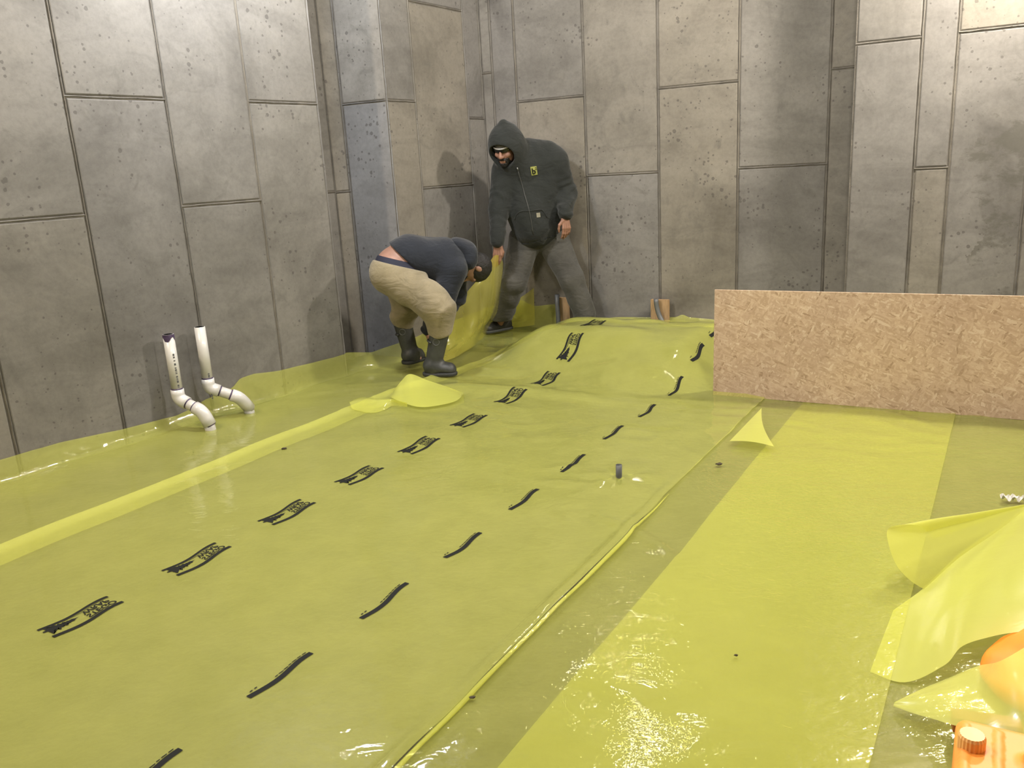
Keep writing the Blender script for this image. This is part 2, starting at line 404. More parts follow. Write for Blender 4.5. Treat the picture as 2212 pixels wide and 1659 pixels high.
def mound(s, t):
    w = vnoise(s * 2.2, t * 2.2, 3) * .16
    m = sstep(4.42, 5.12, s + w * .8) * sstep(-3.25, -2.72, t + w) * (1 - sstep(-1.78, -1.38, t + w * .9 - .10 * (s - 4.8)))
    m = m * (1 - .62 * sstep(5.35, 5.9, s))
    return .235 * m + .012 * m * vnoise(s * 6, t * 5, 5) * 2
FOLDS = []
for (a_, b_, h_, w_) in (((1150, 1046), (1330, 1058), .016, .030), ((1180, 1020), (1260, 1016), .010, .022), ((1290, 1128), (1400, 1165), .018, .026), ((1380, 1158), (1452, 1205), .020, .024), ((1450, 1200), (1440, 1262), .012, .02),
        ((930, 1650), (1060, 1560), .012, .026), ((1010, 1640), (1090, 1600), .012, .020), ((1150, 1500), (1270, 1425), .008, .02), ((1340, 1500), (1410, 1560), .008, .018), ((1200, 1120), (1260, 1150), .010, .02),
        ((1470, 1545), (1620, 1585), .007, .018), ((1640, 1480), (1760, 1520), .006, .018), ((1690, 1590), (1850, 1640), .008, .018), ((1290, 1480), (1340, 1510), .008, .016), ((1490, 1620), (1560, 1600), .007, .016), ((1500, 1255), (1560, 1262), .006, .016)):
    p0, p1_ = g(*a_)[:2], g(*b_)[:2]; FOLDS.append((p0 @ SD, p0 @ SP, p1_ @ SD, p1_ @ SP, h_, w_))
def folds(s, t):
    z = 0 * s
    for i, (s0, t0, s1, t1, h, w) in enumerate(FOLDS):
        ds, dt = s1 - s0, t1 - t0; L2 = ds * ds + dt * dt; k = np.clip(((s - s0) * ds + (t - t0) * dt) / L2, 0, 1)
        d = np.hypot(s - s0 - k * ds + .02 * vnoise(s * 8, t * 8, 60 + i), t - t0 - k * dt)
        z = z + h * np.exp(-(d / w) ** 2) * (.7 + vnoise(s * 14, t * 14, 80 + i)) * (.35 + .65 * np.sin(math.pi * np.clip(k, .05, .95)))
    return z
def relief(s, t):
    d = np.hypot(s - STUB[:2] @ SD, t - STUB[:2] @ SP); th = np.arctan2(t - STUB[:2] @ SP, s - STUB[:2] @ SD)
    a = .016 * vnoise(s * 1.1, t * 1.3, 1) + .012 * vnoise(s * 3.2 + .8 * vnoise(s * 2, t * 2, 8), t * 2.1, 2)
    back = sstep(3.2, 4.6, s)
    a = a + .014 * back * (np.abs(vnoise(s * 4.2 + vnoise(s * 2, t * 1.5, 4) * 1.5, t * 1.6, 6)) * -2 + .5)
    a = a + folds(s, t)
    a = a + .022 * np.exp(-(d / .16) ** 2) * (.6 + .5 * np.cos(5 * th + 1))
    a = a + .03 * np.exp(-((s - 4.17 - .10 * (t + 2.6)) / .09) ** 2) * sstep(-3.2, -2.9, t) * (1 - sstep(-2.3, -1.7, t))   # long fold before the mound
    return a
def creases(s, t, seed):
    q = vnoise(s * 7 + 1.6 * vnoise(s * 2.3, t * 2.3, seed + 1), t * 5 + 1.6 * vnoise(s * 2.1, t * 2.6, seed + 2), seed)
    return (.5 - np.abs(q) * 2) * .006 * (.08 + 1.35 * sstep(2.9, 3.9, s) * (1 - .4 * sstep(4.4, 5.0, s)))
def hgt(s, t, lift=0.0, seed=20, amp=1.0):
    return mound(s, t) + relief(s, t) + lift + amp * creases(s, t, seed)

def field(name, S, T, lift, seed, mat, amp=1.0, extra=None):
    s, t = np.meshgrid(S, T, indexing='ij')
    if callable(extra): s, t, dz = extra(s, t)
    else: dz = 0
    z = hgt(s, t, lift, seed, amp) + dz
    xy = xy_of(s, t); V = np.concatenate([xy, z[..., None]], -1).reshape(-1, 3)
    return mesh(name, V, grid_faces(len(S), len(T))[:, ::-1].copy())

# floor slab of soil, cut along the walls
def inside_room(x, y):
    ok = np.ones_like(x, bool)
    poly = np.array([AB, V4, B0, I1, V5, E0, E0 + dF * fl, J2, G1, BR]); n = len(poly); inn = np.zeros_like(x, bool); j = n - 1
    for i in range(n):
        xi, yi = poly[i]; xj, yj = poly[j]
        c = ((yi > y) != (yj > y)) & (x < (xj - xi) * (y - yi) / (yj - yi + 1e-12) + xi); inn ^= c; j = i
    return inn
S = np.arange(-5, 8.2, .06); T = np.arange(-6.5, 6.5, .06)
s, t = np.meshgrid(S, T, indexing='ij'); z = mound(s, t) + relief(s, t) - .012 + .004 * vnoise(s * 12, t * 12, 9); xy = xy_of(s, t)
V = np.concatenate([xy, z[..., None]], -1).reshape(-1, 3); Fq = grid_faces(len(S), len(T))[:, ::-1].copy()
cen = V[Fq].mean(1)
pad = .05
mask = inside_room(cen[:, 0] + pad, cen[:, 1]) | inside_room(cen[:, 0] - pad, cen[:, 1]) | inside_room(cen[:, 0], cen[:, 1] + pad)
fo = link('floor', mesh('floor', V, Fq[mask]), M_ground); fo['kind'] = 'structure'

# sheet under the right side (starts where the overlap line shows)
TL1, TR1, TB1, TB2 = -3.31, -1.13, -.925, -.16
def clipF(s, t):
    # stop at the back wall: limit s by wall line
    xy = xy_of(s, t)
    return s
def wall_s(t, P, d):                       # s of a wall line at t
    a = np.array([P @ SD, P @ SP]); b = np.array([d @ SD, d @ SP]); return a[0] + (t - a[1]) / b[1] * b[0]
def sheet_to_wall(name, s0, T, lift, seed, mat, margin=.03, ds=.03, wallP=None, edge=None, amp=1.0):
    P = E0 if wallP is None else wallP
    n = int((6.2 - s0) / ds); uu = np.linspace(0, 1, n)
    smax = wall_s(T, P, dF) - margin
    s = s0 + uu[:, None] * (smax[None, :] - s0); t = np.broadcast_to(T[None, :], s.shape).copy(); dz = 0
    if edge: s, t, dz = edge(s, t)
    z = hgt(s, t, lift, seed, amp) + dz
    xy = xy_of(s, t); V = np.concatenate([xy, z[..., None]], -1).reshape(-1, 3)
    return mesh(name, V, grid_faces(n, len(T))[:, ::-1].copy())

me = sheet_to_wall('under', -1.5, np.arange(TB1, 2.5, .045), .004, 31, None, .44, .045, amp=.35)
s3o = tag(link('yellow_film_sheet', me, M_film3), 'plain yellow film floor sheet at far right, lowest layer by the white scrap', 'plastic sheet', 'yellow film sheets on the floor')
me = sheet_to_wall('middle', .3, np.arange(TR1 - .012, TB2 + .001, .0224), .011, 37, None, .44, .026, amp=.6)
s2o = tag(link('yellow_film_sheet', me, M_film2), 'plain bright yellow film floor sheet between the printed sheet and the lowest right sheet', 'plastic sheet', 'yellow film sheets on the floor')

def edge1(s, t):
    ridge = .020 * np.exp(-((t - TR1 + .015) / .016) ** 2) * sstep(.2, 1.0, s) * (1 - sstep(2.9, 3.3, s)) * (1 + 1.2 * vnoise(s * 5, t * 0, 12))
    lft = .016 * np.exp(-((t - TL1) / .03) ** 2)
    tt = t + .02 * vnoise(s * 1.3, t * 0 + 3, 14) * sstep(-2.0, -3.2, t)
    # the far left border runs inwards where the corner is peeled back
    pull = sstep(3.9, 5.2, s) * sstep(-2.4, TL1, t)
    tt = tt + .20 * pull
    return s, tt, ridge + lft
me = sheet_to_wall('main', .2, np.arange(TL1, TR1 + .001, .0218), .020, 41, None, .12, .0225, edge=edge1, amp=1.0)
s1o = tag(link('printed_film_sheet', me, M_film1), 'wide yellow film sheet printed with two rows of black marks across the floor and mound', 'plastic sheet', 'yellow film sheets on the floor')
def h1(s, t):
    s2, t2, dz = edge1(np.asarray(s, float), np.asarray(t, float)); return hgt(s, t, .020, 41, 1.0) + dz

# perimeter sheet lapped up the left wall and into the corner
def wall_pts():
    pts = []
    up = [((0, 990), None)]
    top_px = [(-260, 1075), (0, 990), (130, 955), (260, 928), (340, 907), (378, 897), (405, 884), (440, 862), (500, 838), (516, 818), (545, 808), (600, 800), (700, 775), (742, 765)]
    for (px, py) in top_px:
        uu, zz = uz(px, py, AB, V4); q = AB + dA * uu + np.array([dA[1], -dA[0]]) * .012; pts.append((q, max(.03, zz)))
    pts[0] = (pts[0][0], .11)
    q = V4 + np.array([dA[1], -dA[0]]) * .012; pts.append((q - dA * .005, .15))
    for (px, py) in [(800, 760), (858, 741), (900, 725), (960, 700), (1010, 680), (1050, 664)]:
        uu, zz = uz(px, py, V5, E0); uu = max(.01, uu) if px > 840 else uu; q = V5 + dD * uu + np.array([dD[1], -dD[0]]) * .014; pts.append((q, max(.05, zz)))
    for (px, py) in [(1085, 655), (1112, 646), (1135, 650), (1150, 660), (1165, 661), (1190, 657), (1206, 655), (1220, 668), (1240, 694), (1290, 700), (1390, 706), (1425, 703), (1450, 690), (1475, 677), (1492, 686), (1515, 698), (1545, 703), (1620, 706)]:
        uu, zz = uz(px, py, E0, J1); q = E0 + dF * uu + nF * .014; pts.append((q, max(.06, zz)))
    return pts
wp = wall_pts()
Wp = np.array([p[0] for p in wp]); Wz = np.array([p[1] for p in wp])
L = np.r_[0, np.cumsum(np.hypot(*(Wp[1:] - Wp[:-1]).T))]
ul = np.arange(0, L[-1], .022)
wx = np.interp(ul, L, Wp[:, 0]); wy = np.interp(ul, L, Wp[:, 1]); wz = np.interp(ul, L, Wz) + .010 * vnoise(ul * 6, ul * 0, 16)
Wn = np.stack([wx, wy], -1)
ws, wt = st_of(Wn)
# inner border: along the printed sheet's underside
lim_s = 5.3
ins = np.interp(ul, [0, np.interp(0, [0], [0]) + L[13], L[20], L[26], L[-1]], [ws[0] - .6, 5.0 - .25, 5.25, 5.45, 5.75])
ins = np.minimum.accumulate(ins[::-1])[::-1]
ins = np.where(ul < L[13], np.interp(ul, [0, L[13]], [ws[0] - .6, 4.6]), np.interp(ul, [L[13], L[20], L[-1]], [4.6, 5.2, 5.75]))
int_ = np.interp(ul, [0, L[13], L[20], L[24], L[-1]], [-3.20, -3.17, -2.9, -2.75, -1.3])
nv = 74; rows = []
for k in range(nv):
    if k < 12:
        f = k / 11.0                       # 0 = top of the lap, 1 = base
        off = .012 * f + .05 * f ** 3 + .014 * (.5 + vnoise(ul * 5, ul * 0 + f * 2, 17)) * np.sin(math.pi * f)
        n_in = (np.stack([np.interp(ul, L, np.r_[0, 0] if False else L * 0), ul * 0], -1))
        vx = xy_of(ins, int_) - Wn; vx = vx / np.linalg.norm(vx, axis=1, keepdims=True)
        p = Wn + vx * off[:, None]
        ps, pt_ = st_of(p)
        zb = hgt(ps, pt_, .003, 51, .6)
        zt = np.maximum(wz, zb + .02)
        fz = (1 - f) ** 1.6
        zz = zb + (zt - zb) * fz
    else:
        f = (k - 11) / (nv - 12.0)
        vx = xy_of(ins, int_) - Wn; ln = np.linalg.norm(vx, axis=1, keepdims=True); vx = vx / ln
        p = Wn + vx * (.062 + (ln - .062) * f)
        ps, pt_ = st_of(p); zz = hgt(ps, pt_, .003, 51, .6)
        zz = zz + (.006 + .014 * np.abs(vnoise(ps * 3, pt_ * 3, 18))) * (1 - sstep(0, .25, f))
        zz = zz + .05 * sstep(L[15], L[19], ul) * np.maximum(0, vnoise(ps * 3.1, pt_ * 3.1, 19) + .1) * (1 - f) * (f > 0)
    rows.append(np.concatenate([p, zz[:, None]], -1))
V = np.stack(rows, 1).reshape(-1, 3)
s0o = tag(link('perimeter_film_sheet', mesh('perimeter', V, grid_faces(len(ul), nv)[:, ::-1].copy()), M_film0), 'yellow film strip lapped up the foot of the concrete walls around the two white pipes', 'plastic sheet', 'yellow film sheets on the floor')

# ------------------------------------------------------------------ print on the sheet
def to_world(s, t, lift=.0022):
    s = np.asarray(s, float); t = np.asarray(t, float)
    return np.concatenate([xy_of(s, t), (h1(s, t) + lift)[..., None]], -1)
def ribbon(s0, s1, tc, w, wave, n=26):
    u = np.linspace(0, 1, n); s = s0 + (s1 - s0) * u; t = tc + wave * np.sin(u * 2 * math.pi * .95 - .6)
    a = to_world(s, t - w / 2); m = to_world(s, t); b = to_world(s, t + w / 2)
    V = np.stack([a, m, b], 1).reshape(-1, 3); return V, grid_faces(n, 3)
def text_tris(txt, size):
    cu = bpy.data.curves.new('txt', 'FONT'); cu.body = txt; cu.size = size; cu.align_x = 'LEFT'; cu.offset = size * .022
    ob = bpy.data.objects.new('txt', cu); C.objects.link(ob)
    dg = bpy.context.evaluated_depsgraph_get(); me = ob.evaluated_get(dg).to_mesh()
    V = np.array([v.co[:] for v in me.vertices]); F = [tuple(p.vertices) for p in me.polygons]
    ob.evaluated_get(dg).to_mesh_clear(); bpy.data.objects.remove(ob); bpy.data.curves.remove(cu); return V, F
T1, TF1 = text_tris('STEGO', .046); T2, TF2 = text_tris('WRAP', .046)
def fit(V, s0, s1, t0, t1):
    x = (V[:, 0] - V[:, 0].min()) / np.ptp(V[:, 0]); y = (V[:, 1] - V[:, 1].min()) / np.ptp(V[:, 1])
    return s0 + x * (s1 - s0), t0 + y * (t1 - t0)
def tree_poly(s0, tc):
    pts = []; n = 7; rnd = random.Random(3)
    for i in range(n):
        a = i / n; pts.append((s0 + .012 + .092 * a, .031 * (1 - a) * (1.15 if i % 2 == 0 else .8) + .004)); pts.append((s0 + .012 + .092 * (a + .09), .018 * (1 - a)))
    pts.append((s0 + .112, 0))
    pts = [(s0 - .0, .004), (s0 + .012, .006)] + pts
    lo = [(a, -b * rnd.uniform(.8, 1.1)) for a, b in pts[::-1] if b > 0]
    return [(a, tc + b) for a, b in pts] + [(a, tc + b) for a, b in lo]
def join(name, parts, mat, parent):
    V = []; F = []; o = 0
    for v, f in parts:
        V.append(v); F += [tuple(i + o for i in q) for q in (f.tolist() if isinstance(f, np.ndarray) else f)]; o += len(v)
    ob = link(name, mesh(name, np.concatenate(V), F), mat, parent); return ob
for k in range(-1, 11):
    sl = 1.199 + .4545 * k
    if k >= 7: sl = [4.36, 4.72, 5.09, 5.45][k - 7] if k < 11 else sl
    if k == 10: break
    ps = [ribbon(sl, sl + .242, -2.445, .0165, .010), ribbon(sl, sl + .242, -2.529, .0125, .010), ribbon(sl + .03, sl + .24, -2.5185, .0024, .010)]
    wv = lambda s: .009 * np.sin((s - sl) / .242 * 2 * math.pi * .95 - .6)
    a, b = fit(T1, sl + .126, sl + .234, -2.484, -2.457); ps.append((to_world(a, b + wv(a)), TF1))
    a, b = fit(T2, sl + .126, sl + .226, -2.514, -2.488); ps.append((to_world(a, b + wv(a)), TF2))
    tp = np.array(tree_poly(sl, -2.500)); ctr = np.array([[sl + .05, -2.50]])
    tv = np.concatenate([tp, ctr]); n_ = len(tp)
    ps.append((to_world(tv[:, 0], tv[:, 1] + wv(tv[:, 0])), [(i, (i + 1) % n_, n_) for i in range(n_)]))
    join('printed_logo', ps, M_print, s1o)
for k in range(-1, 10):
    sl = 1.258 + .4535 * k
    if k >= 8: sl = [4.83, 5.20][k - 8]
    ps = [ribbon(sl, sl + .238, -1.645, .0185, .008)]
    q = sl + .10
    while q < sl + .22:
        w_ = random.uniform(.010, .018); ps.append(ribbon(q, q + w_, -1.661 + .007 * math.sin((q - sl) / .238 * 6 - .6), .0035, 0, 3)); q += w_ + .005
    for q in (sl + .018, sl + .034): ps.append(ribbon(q, q + .009, -1.664, .004, 0, 3))
    join('printed_stripe', ps, M_print, s1o)

# ------------------------------------------------------------------ turned-over corners of the printed sheet
def patch(name, fn, nu, nv, mat, parent=None):
    u, v = np.meshgrid(np.linspace(0, 1, nu), np.linspace(0, 1, nv), indexing='ij')
    return link(name, mesh(name, fn(u, v).reshape(-1, 3), grid_faces(nu, nv)), mat, parent)
def poly_interp(pts, u):
    pts = np.asarray(pts, float); d = np.r_[0, np.cumsum(np.linalg.norm(np.diff(pts, axis=0), axis=1))]; d = d / d[-1]
    # smooth (Catmull) sampling
    k = np.clip(np.searchsorted(d, u, side='right') - 1, 0, len(d) - 2); f = ((u - d[k]) / (d[k + 1] - d[k]))[..., None]
    p0 = pts[np.maximum(k - 1, 0)]; p1 = pts[k]; p2 = pts[k + 1]; p3 = pts[np.minimum(k + 2, len(d) - 1)]
    return .5 * ((2 * p1) + (-p0 + p2) * f + (2 * p0 - 5 * p1 + 4 * p2 - p3) * f ** 2 + (-p0 + 3 * p1 - 3 * p2 + p3) * f ** 3)
# right border: triangle folded out over the next sheet
A_ = g(1576, 958, .03); B_ = g(1672, 970, .035); C_ = g(1645, 886, .03)
def fr_(u, v):
    a = A_ + (C_ - A_) * u[..., None]; side = B_ + (C_ - B_) * u[..., None]
    p = a + (side - a) * v[..., None]; p[..., 2] += .010 * np.sin(math.pi * v) * (1 - u) + .012
    p[..., 0] -= .02 * np.sin(math.pi * u) * v
    return p
patch('folded_corner', fr_, 24, 14, M_flap, s1o)
# left border: leaf standing up from the peeled edge
lo_ = [g(842, 857, .06), g(868, 869, .04), g(905, 879, .035), g(945, 876, .035), g(985, 866, .04), g(1001, 851, .05)]
hi_ = [at(846, 850, 5.0), at(866, 824, 5.08), at(886, 808, 5.12), at(925, 822, 5.12), at(968, 836, 5.05), at(1001, 849, 4.97)]
def fl_(u, v):
    a = poly_interp(lo_, u); b = poly_interp(hi_, u); p = a + (b - a) * v[..., None]
    p[..., 1] += .05 * np.sin(math.pi * v) * np.sin(math.pi * u); return p
patch('folded_corner', fl_, 40, 16, M_flap, s1o)
cu_ = [g(752, 872, .03), g(778, 858, .045), g(815, 861, .05), g(848, 868, .05), g(880, 878, .035)]
cd_ = [g(760, 884, .025), g(800, 892, .025), g(830, 886, .025), g(850, 876, .03), g(880, 880, .03)]
def fc_(u, v):
    a = poly_interp(cu_, u); b = poly_interp(cd_, u); p = a + (b - a) * v[..., None]; p[..., 2] += .025 * np.sin(math.pi * v); return p
patch('curled_edge', fc_, 26, 12, M_film1, s1o)
# the two borders lie over their neighbours: a thin welt of folded film along the right border
u = np.linspace(0, 1, 150); ss = .35 + 2.65 * u
tt = TR1 + .008 + .006 * vnoise(ss * 4, ss * 0, 23)
pp = np.concatenate([xy_of(ss, tt), (h1(ss, ss * 0 + TR1) - .004)[:, None]], -1)
rr = .0065 * (1 + .6 * vnoise(ss * 5, ss * 0, 24)) * np.clip((1.02 - u) * 6, .15, 1)
link('folded_border', tube('folded_border', pp, list(rr), 8), M_film1, s1o)

# ------------------------------------------------------------------ sheet raised in the corner by the standing worker
def hug(px, py, off):                      # point seen on a plane parallel to the back wall
    P = E0 + nF * off; n = np.array([nF[0], nF[1], 0]); r = ray(px, py)
    t = n.dot(np.array([P[0], P[1], -EYE])) / n.dot(r); return r * t + np.array([0, 0, EYE])
topE = [at(958, 740, 5.98), at(974, 690, 6.08), at(1004, 640, 6.28), at(1040, 592, 6.42), at(1064, 557, 6.40), at(1075, 551, 6.39), at(1084, 560, 6.50), hug(1092, 610, .16), hug(1106, 648, .10), hug(1128, 640, .09), hug(1152, 622, .09)]
botE = [g(945, 785, .03), g(985, 770, .03), g(1012, 755, .03), g(1036, 736, .03), g(1054, 718, .03), hug(1068, 716, .20), hug(1080, 712, .16), hug(1095, 710, .14), hug(1110, 708, .12), hug(1130, 706, .12), hug(1155, 702, .12)]
def held(u, v):
    a = poly_interp(topE, u); b = poly_interp(botE, u); p = a + (b - a) * v[..., None]
    # hanging film: steep above, easing out on the floor
    sag = np.sin(math.pi * v) ; d = (b - a); d[..., 2] = 0
    p[..., 2] -= (p[..., 2] - b[..., 2]) * .45 * sag * .9
    fold = .016 * np.sin(u * 24 + 4 * vnoise(u * 6, v * 2, 25)) * (.25 + .75 * (1 - v)) * np.sin(math.pi * np.clip(u * 1.02, 0, 1)) + .03 * vnoise(u * 9, v * 4, 26)
    p[..., 1] -= fold * sstep(0, .05, v); p[..., 0] += fold * .35
    return p
ho = patch('raised_film_sheet', held, 150, 60, film('yellow_film_raised', .22, .14, col=(.88, .80, .12), fine=.25, gl=.2, dirt=.1))
tag(ho, 'yellow film sheet held up in the corner by the hooded worker', 'plastic sheet', 'yellow film sheets on the floor')

# ------------------------------------------------------------------ white drain pipes
M_pvc = simple('white_pvc', (.74, .72, .69), .32, 9, .06, coat=.3)
M_fit = simple('white_pvc_fitting', (.80, .78, .77), .25, 9, .05, coat=.4)
M_primer = simple('purple_primer', (.085, .055, .13), .5, 40, .4)
M_ink = simple('pipe_ink', (.10, .10, .11), .6)
def apoint(px, py, off):                   # point seen at px,py on a plane parallel to the left wall, off metres into the room
    nin = np.array([dA[1], -dA[0]]); P = A0 + nin * off; n = np.array([nin[0], nin[1], 0]); r = ray(px, py)
    t = n.dot(np.array([P[0], P[1], -EYE])) / n.dot(r); return r * t + np.array([0, 0, EYE])
def drain(label, top, low, knee, toe, off, marks, primer):
    a = apoint(*top, off); b = apoint(*low, off); b = np.array([a[0], a[1], b[2]])
    e = g(*toe, .02); k = at(knee[0], knee[1], .5 * (b[1] + e[1]) - .02)
    t = empty('drain_pipe', (e[0], e[1], 0), label, 'pipe', 'white drain pipes by the left wall')
    b, k, e, a = map(Vector, (b, k, e, a)); r = .0305
    dirk = (k - b); k2 = b + dirk
    up = Vector((0, 0, 1))
    # riser
    part('riser', hollow_pipe('riser', [b + up * .02, a], r, r - .005), M_pvc, t)
    e1 = b + dirk * .12
    hub = lambda p, q: tube('hub', [p, q], r + .006, 24)
    el = bend([b + up * .055, b - up * .0 + dirk.normalized() * .0, b + dirk.normalized() * .06], .055)
    part('elbow', tube('elbow', el, [r + .0065] * len(el), 24), M_fit, t)
    part('offset_piece', tube('offset_piece', [b + dirk.normalized() * .05, k - dirk.normalized() * .02], r, 24), M_pvc, t)
    el = bend([k - dirk.normalized() * .05, k, e + (k - e) * .12], .06)
    part('elbow', tube('elbow', el, [r + .0065] * len(el), 24), M_fit, t)
    part('stub', tube('stub', [e + (k - e) * .3, e - up * .06], r, 24), M_pvc, t)
    for (p, q) in ((b + up * .055, b + up * .062), (b + dirk.normalized() * .06, b + dirk.normalized() * .067), (k - dirk.normalized() * .058, k - dirk.normalized() * .05), (e + (k - e) * .12, e + (k - e) * .06)):
        part('primer_ring', tube('primer_ring', [p, q], r + .0012, 24), M_primer, t)
    if primer:
        V = []; n = 32
        for kk in range(n):
            an = 2 * math.pi * kk / n; dz = .030 + .012 * math.sin(an * 3) + random.uniform(-.004, .004)
            for z_ in (a.z + .0005, a.z - dz): V.append((a.x + (r + .001) * math.cos(an), a.y + (r + .001) * math.sin(an), z_))
        part('primer_band', mesh('primer_band', V, [(2 * i, 2 * ((i + 1) % n), 2 * ((i + 1) % n) + 1, 2 * i + 1) for i in range(n)]), M_primer, t)
    # printed code line down the riser, on the side that faces the room
    an0 = math.atan2(-a.y, -a.x) + .35
    V = []; F = []
    z_ = marks[1]
    while z_ > marks[0]:
        h_ = random.choice((.004, .006, .009, .012))
        for (dz, da) in ((0, -.16), (0, .16), (-h_, .16), (-h_, -.16)):
            V.append((a.x + (r + .0008) * math.cos(an0 + da), a.y + (r + .0008) * math.sin(an0 + da), z_ + dz))
        n0 = len(V) - 4; F.append((n0, n0 + 1, n0 + 2, n0 + 3)); z_ -= h_ + random.choice((.003, .004, .012))
    part('code_print', mesh('code_print', V, F, False), M_ink, t)
    return a, b
drain('white plastic drain pipe with purple primer around its open top', (363, 722), (382, 862), (437, 889), (456, 921), .10, (.14, .45), True)
drain('white plastic drain pipe with clean open top, farther from the camera', (431, 706), (456, 836), (518, 859), (541, 884), .10, (.14, .29), False)

# grey conduit stub in the middle of the floor
M_cond = simple('grey_conduit', (.135, .14, .145), .45, 20, .12)
zs = float(h1(*st_of(STUB)))
st_top = at(1339, 1004, STUB[1] + .0)
so = tag(link('conduit_stub', hollow_pipe('conduit_stub', [(STUB[0], STUB[1], zs - .05), (STUB[0] + .002, STUB[1], st_top[2])], .0135, .0105), M_cond), 'short grey conduit stub poking up through the film in mid floor', 'pipe')

# conduits with wood by the back wall
M_wood = simple('pine_offcut', (.45, .29, .15), .7, 6, .25, .15, 30, aniso=(18, 18, 2))
def fpoint(px, py, off):
    P = E0 + nF * off; n = np.array([nF[0], nF[1], 0]); r = ray(px, py)
    t = n.dot(np.array([P[0], P[1], -EYE])) / n.dot(r); return r * t + np.array([0, 0, EYE])
def plank(name, px0, px1, py_top, off, th, label, slant=0):
    a = fpoint(px0, py_top, off); b = fpoint(px1, py_top, off); d3 = np.array([dF[0], dF[1], 0]); n3 = np.array([nF[0], nF[1], 0])
    zb = -.02; V = []
    for (q, dz) in ((a, 0), (b, -.004)):
        for o_ in (0, -th):
            for z_ in (zb, q[2] + dz):
                V.append(np.array([q[0], q[1], z_]) + n3 * o_ + d3 * (slant * (z_ - zb)))
    F = [(0, 1, 5, 4), (2, 6, 7, 3), (0, 2, 3, 1), (4, 5, 7, 6), (1, 3, 7, 5), (0, 4, 6, 2)]
    me = mesh(name, V, F, False)
    bm = bmesh.new(); bm.from_mesh(me); bmesh.ops.recalc_face_normals(bm, faces=bm.faces); bmesh.ops.bevel(bm, geom=bm.edges[:], offset=.003, segments=2, affect='EDGES'); bm.to_mesh(me); bm.free()
    return tag(link(name, me, M_wood), label, 'wood')
plank('wood_stake', 1405, 1444, 647, .075, .036, 'short pine stake against the back wall behind the curved grey conduit')
plank('wood_stake', 1205, 1226, 643, .075, .036, "pine stake low on the back wall behind the hooded worker's legs")
cpts = [fpoint(1417, 646, .11), fpoint(1418, 660, .11), fpoint(1423, 680, .115), fpoint(1434, 700, .13), fpoint(1450, 730, .16)]
tag(link('curved_conduit', tube('curved_conduit', bend(cpts, .05), .019, 18), M_cond), 'curved grey conduit rising in front of the pine stake by the back wall', 'pipe')
cpts = [fpoint(1203, 636, .12), fpoint(1204, 660, .12), fpoint(1206, 690, .12), fpoint(1207, 720, .12)]
tag(link('curved_conduit', hollow_pipe('curved_conduit', cpts[::-1], .019, .016, 18), M_cond), "upright grey conduit seen between the hooded worker's legs", 'pipe')

# ------------------------------------------------------------------ strand board standing on edge
M_osb = osb_mat()
bl, br = g(1540, 853, .006), g(2212, 908, .006); bd = (br - bl); bd /= np.linalg.norm(bd)
bo = bpy.data.objects.new('strand_board', box_mesh('strand_board', (0, 0, 0), (2.44, .0115, .612), .0015, 1)); C.objects.link(bo); bo.data.materials.append(M_osb)
bo.matrix_world = Matrix.Translation(Vector(bl)) @ Matrix.Rotation(math.atan2(bd[1], bd[0]), 4, 'Z') @ Matrix.Rotation(math.radians(-2), 4, 'X')
tag(bo, 'long strand board panel standing on its edge across the right of the floor', 'board')
# ------------------------------------------------------------------ loose film and orange things at the lower right
def z_top(p): s_, t_ = st_of(p); return float(hgt(s_, t_, .011, 37, .6))
# loose sheet with a rolled-over corner
loose = empty('loose_film_sheet', g(2100, 1300), 'loose yellow film offcut with its corner rolled into a cone at right', 'plastic sheet', 'loose film offcuts')
lw = [g(1880, 1446, .012), g(1950, 1465, .02), g(2038, 1440, .045), g(2078, 1400, .06), g(2140, 1381, .07), g(2220, 1369, .08), g(2330, 1350, .09)]
uw = [g(1930, 1316, .012), g(1962, 1292, .016), g(1998, 1264, .02), g(2060, 1212, .02), g(2130, 1158, .022), g(2240, 1080, .025), g(2330, 1020, .03)]
def lo5(u, v):
    a = poly_interp(lw, u); b = poly_interp(uw, u); p = a + (b - a) * v[..., None]
    s_, t_ = st_of(p); free = sstep(TB2 - .02, TB2 + .10, t_)
    p[..., 2] = hgt(s_, t_, .0075, 37, .6) + free * (.012 + np.maximum(p[..., 2] - .02, 0) + .035 * np.sin(math.pi * v) * sstep(.3, .8, u) + .012 * np.abs(vnoise(u * 5, v * 4, 27))); return p
part('flat_area', patch('flat_area', lo5, 50, 26, M_flap).data, None, loose)
for o in [o for o in C.objects if o.name == 'flat_area' and o.parent is None]: bpy.data.objects.remove(o)
rim = [g(1998, 1273, .012), g(1970, 1257, .05), g(1940, 1226, .095), g(1922, 1184, .14), g(1917, 1144, .172), g(1946, 1133, .178), g(1990, 1138, .15), g(2015, 1165, .085)]
apex = g(2251, 1083, .025)
def cone(u, v):
    r_ = poly_interp(rim, v); p = r_ + (apex - r_) * u[..., None]
    p[..., 2] += .004 * vnoise(u * 4, v * 5, 29); return p
part('rolled_corner', patch('rolled_corner', cone, 40, 40, M_flap).data, None, loose)
for o in [o for o in C.objects if o.name == 'rolled_corner' and o.parent is None]: bpy.data.objects.remove(o)
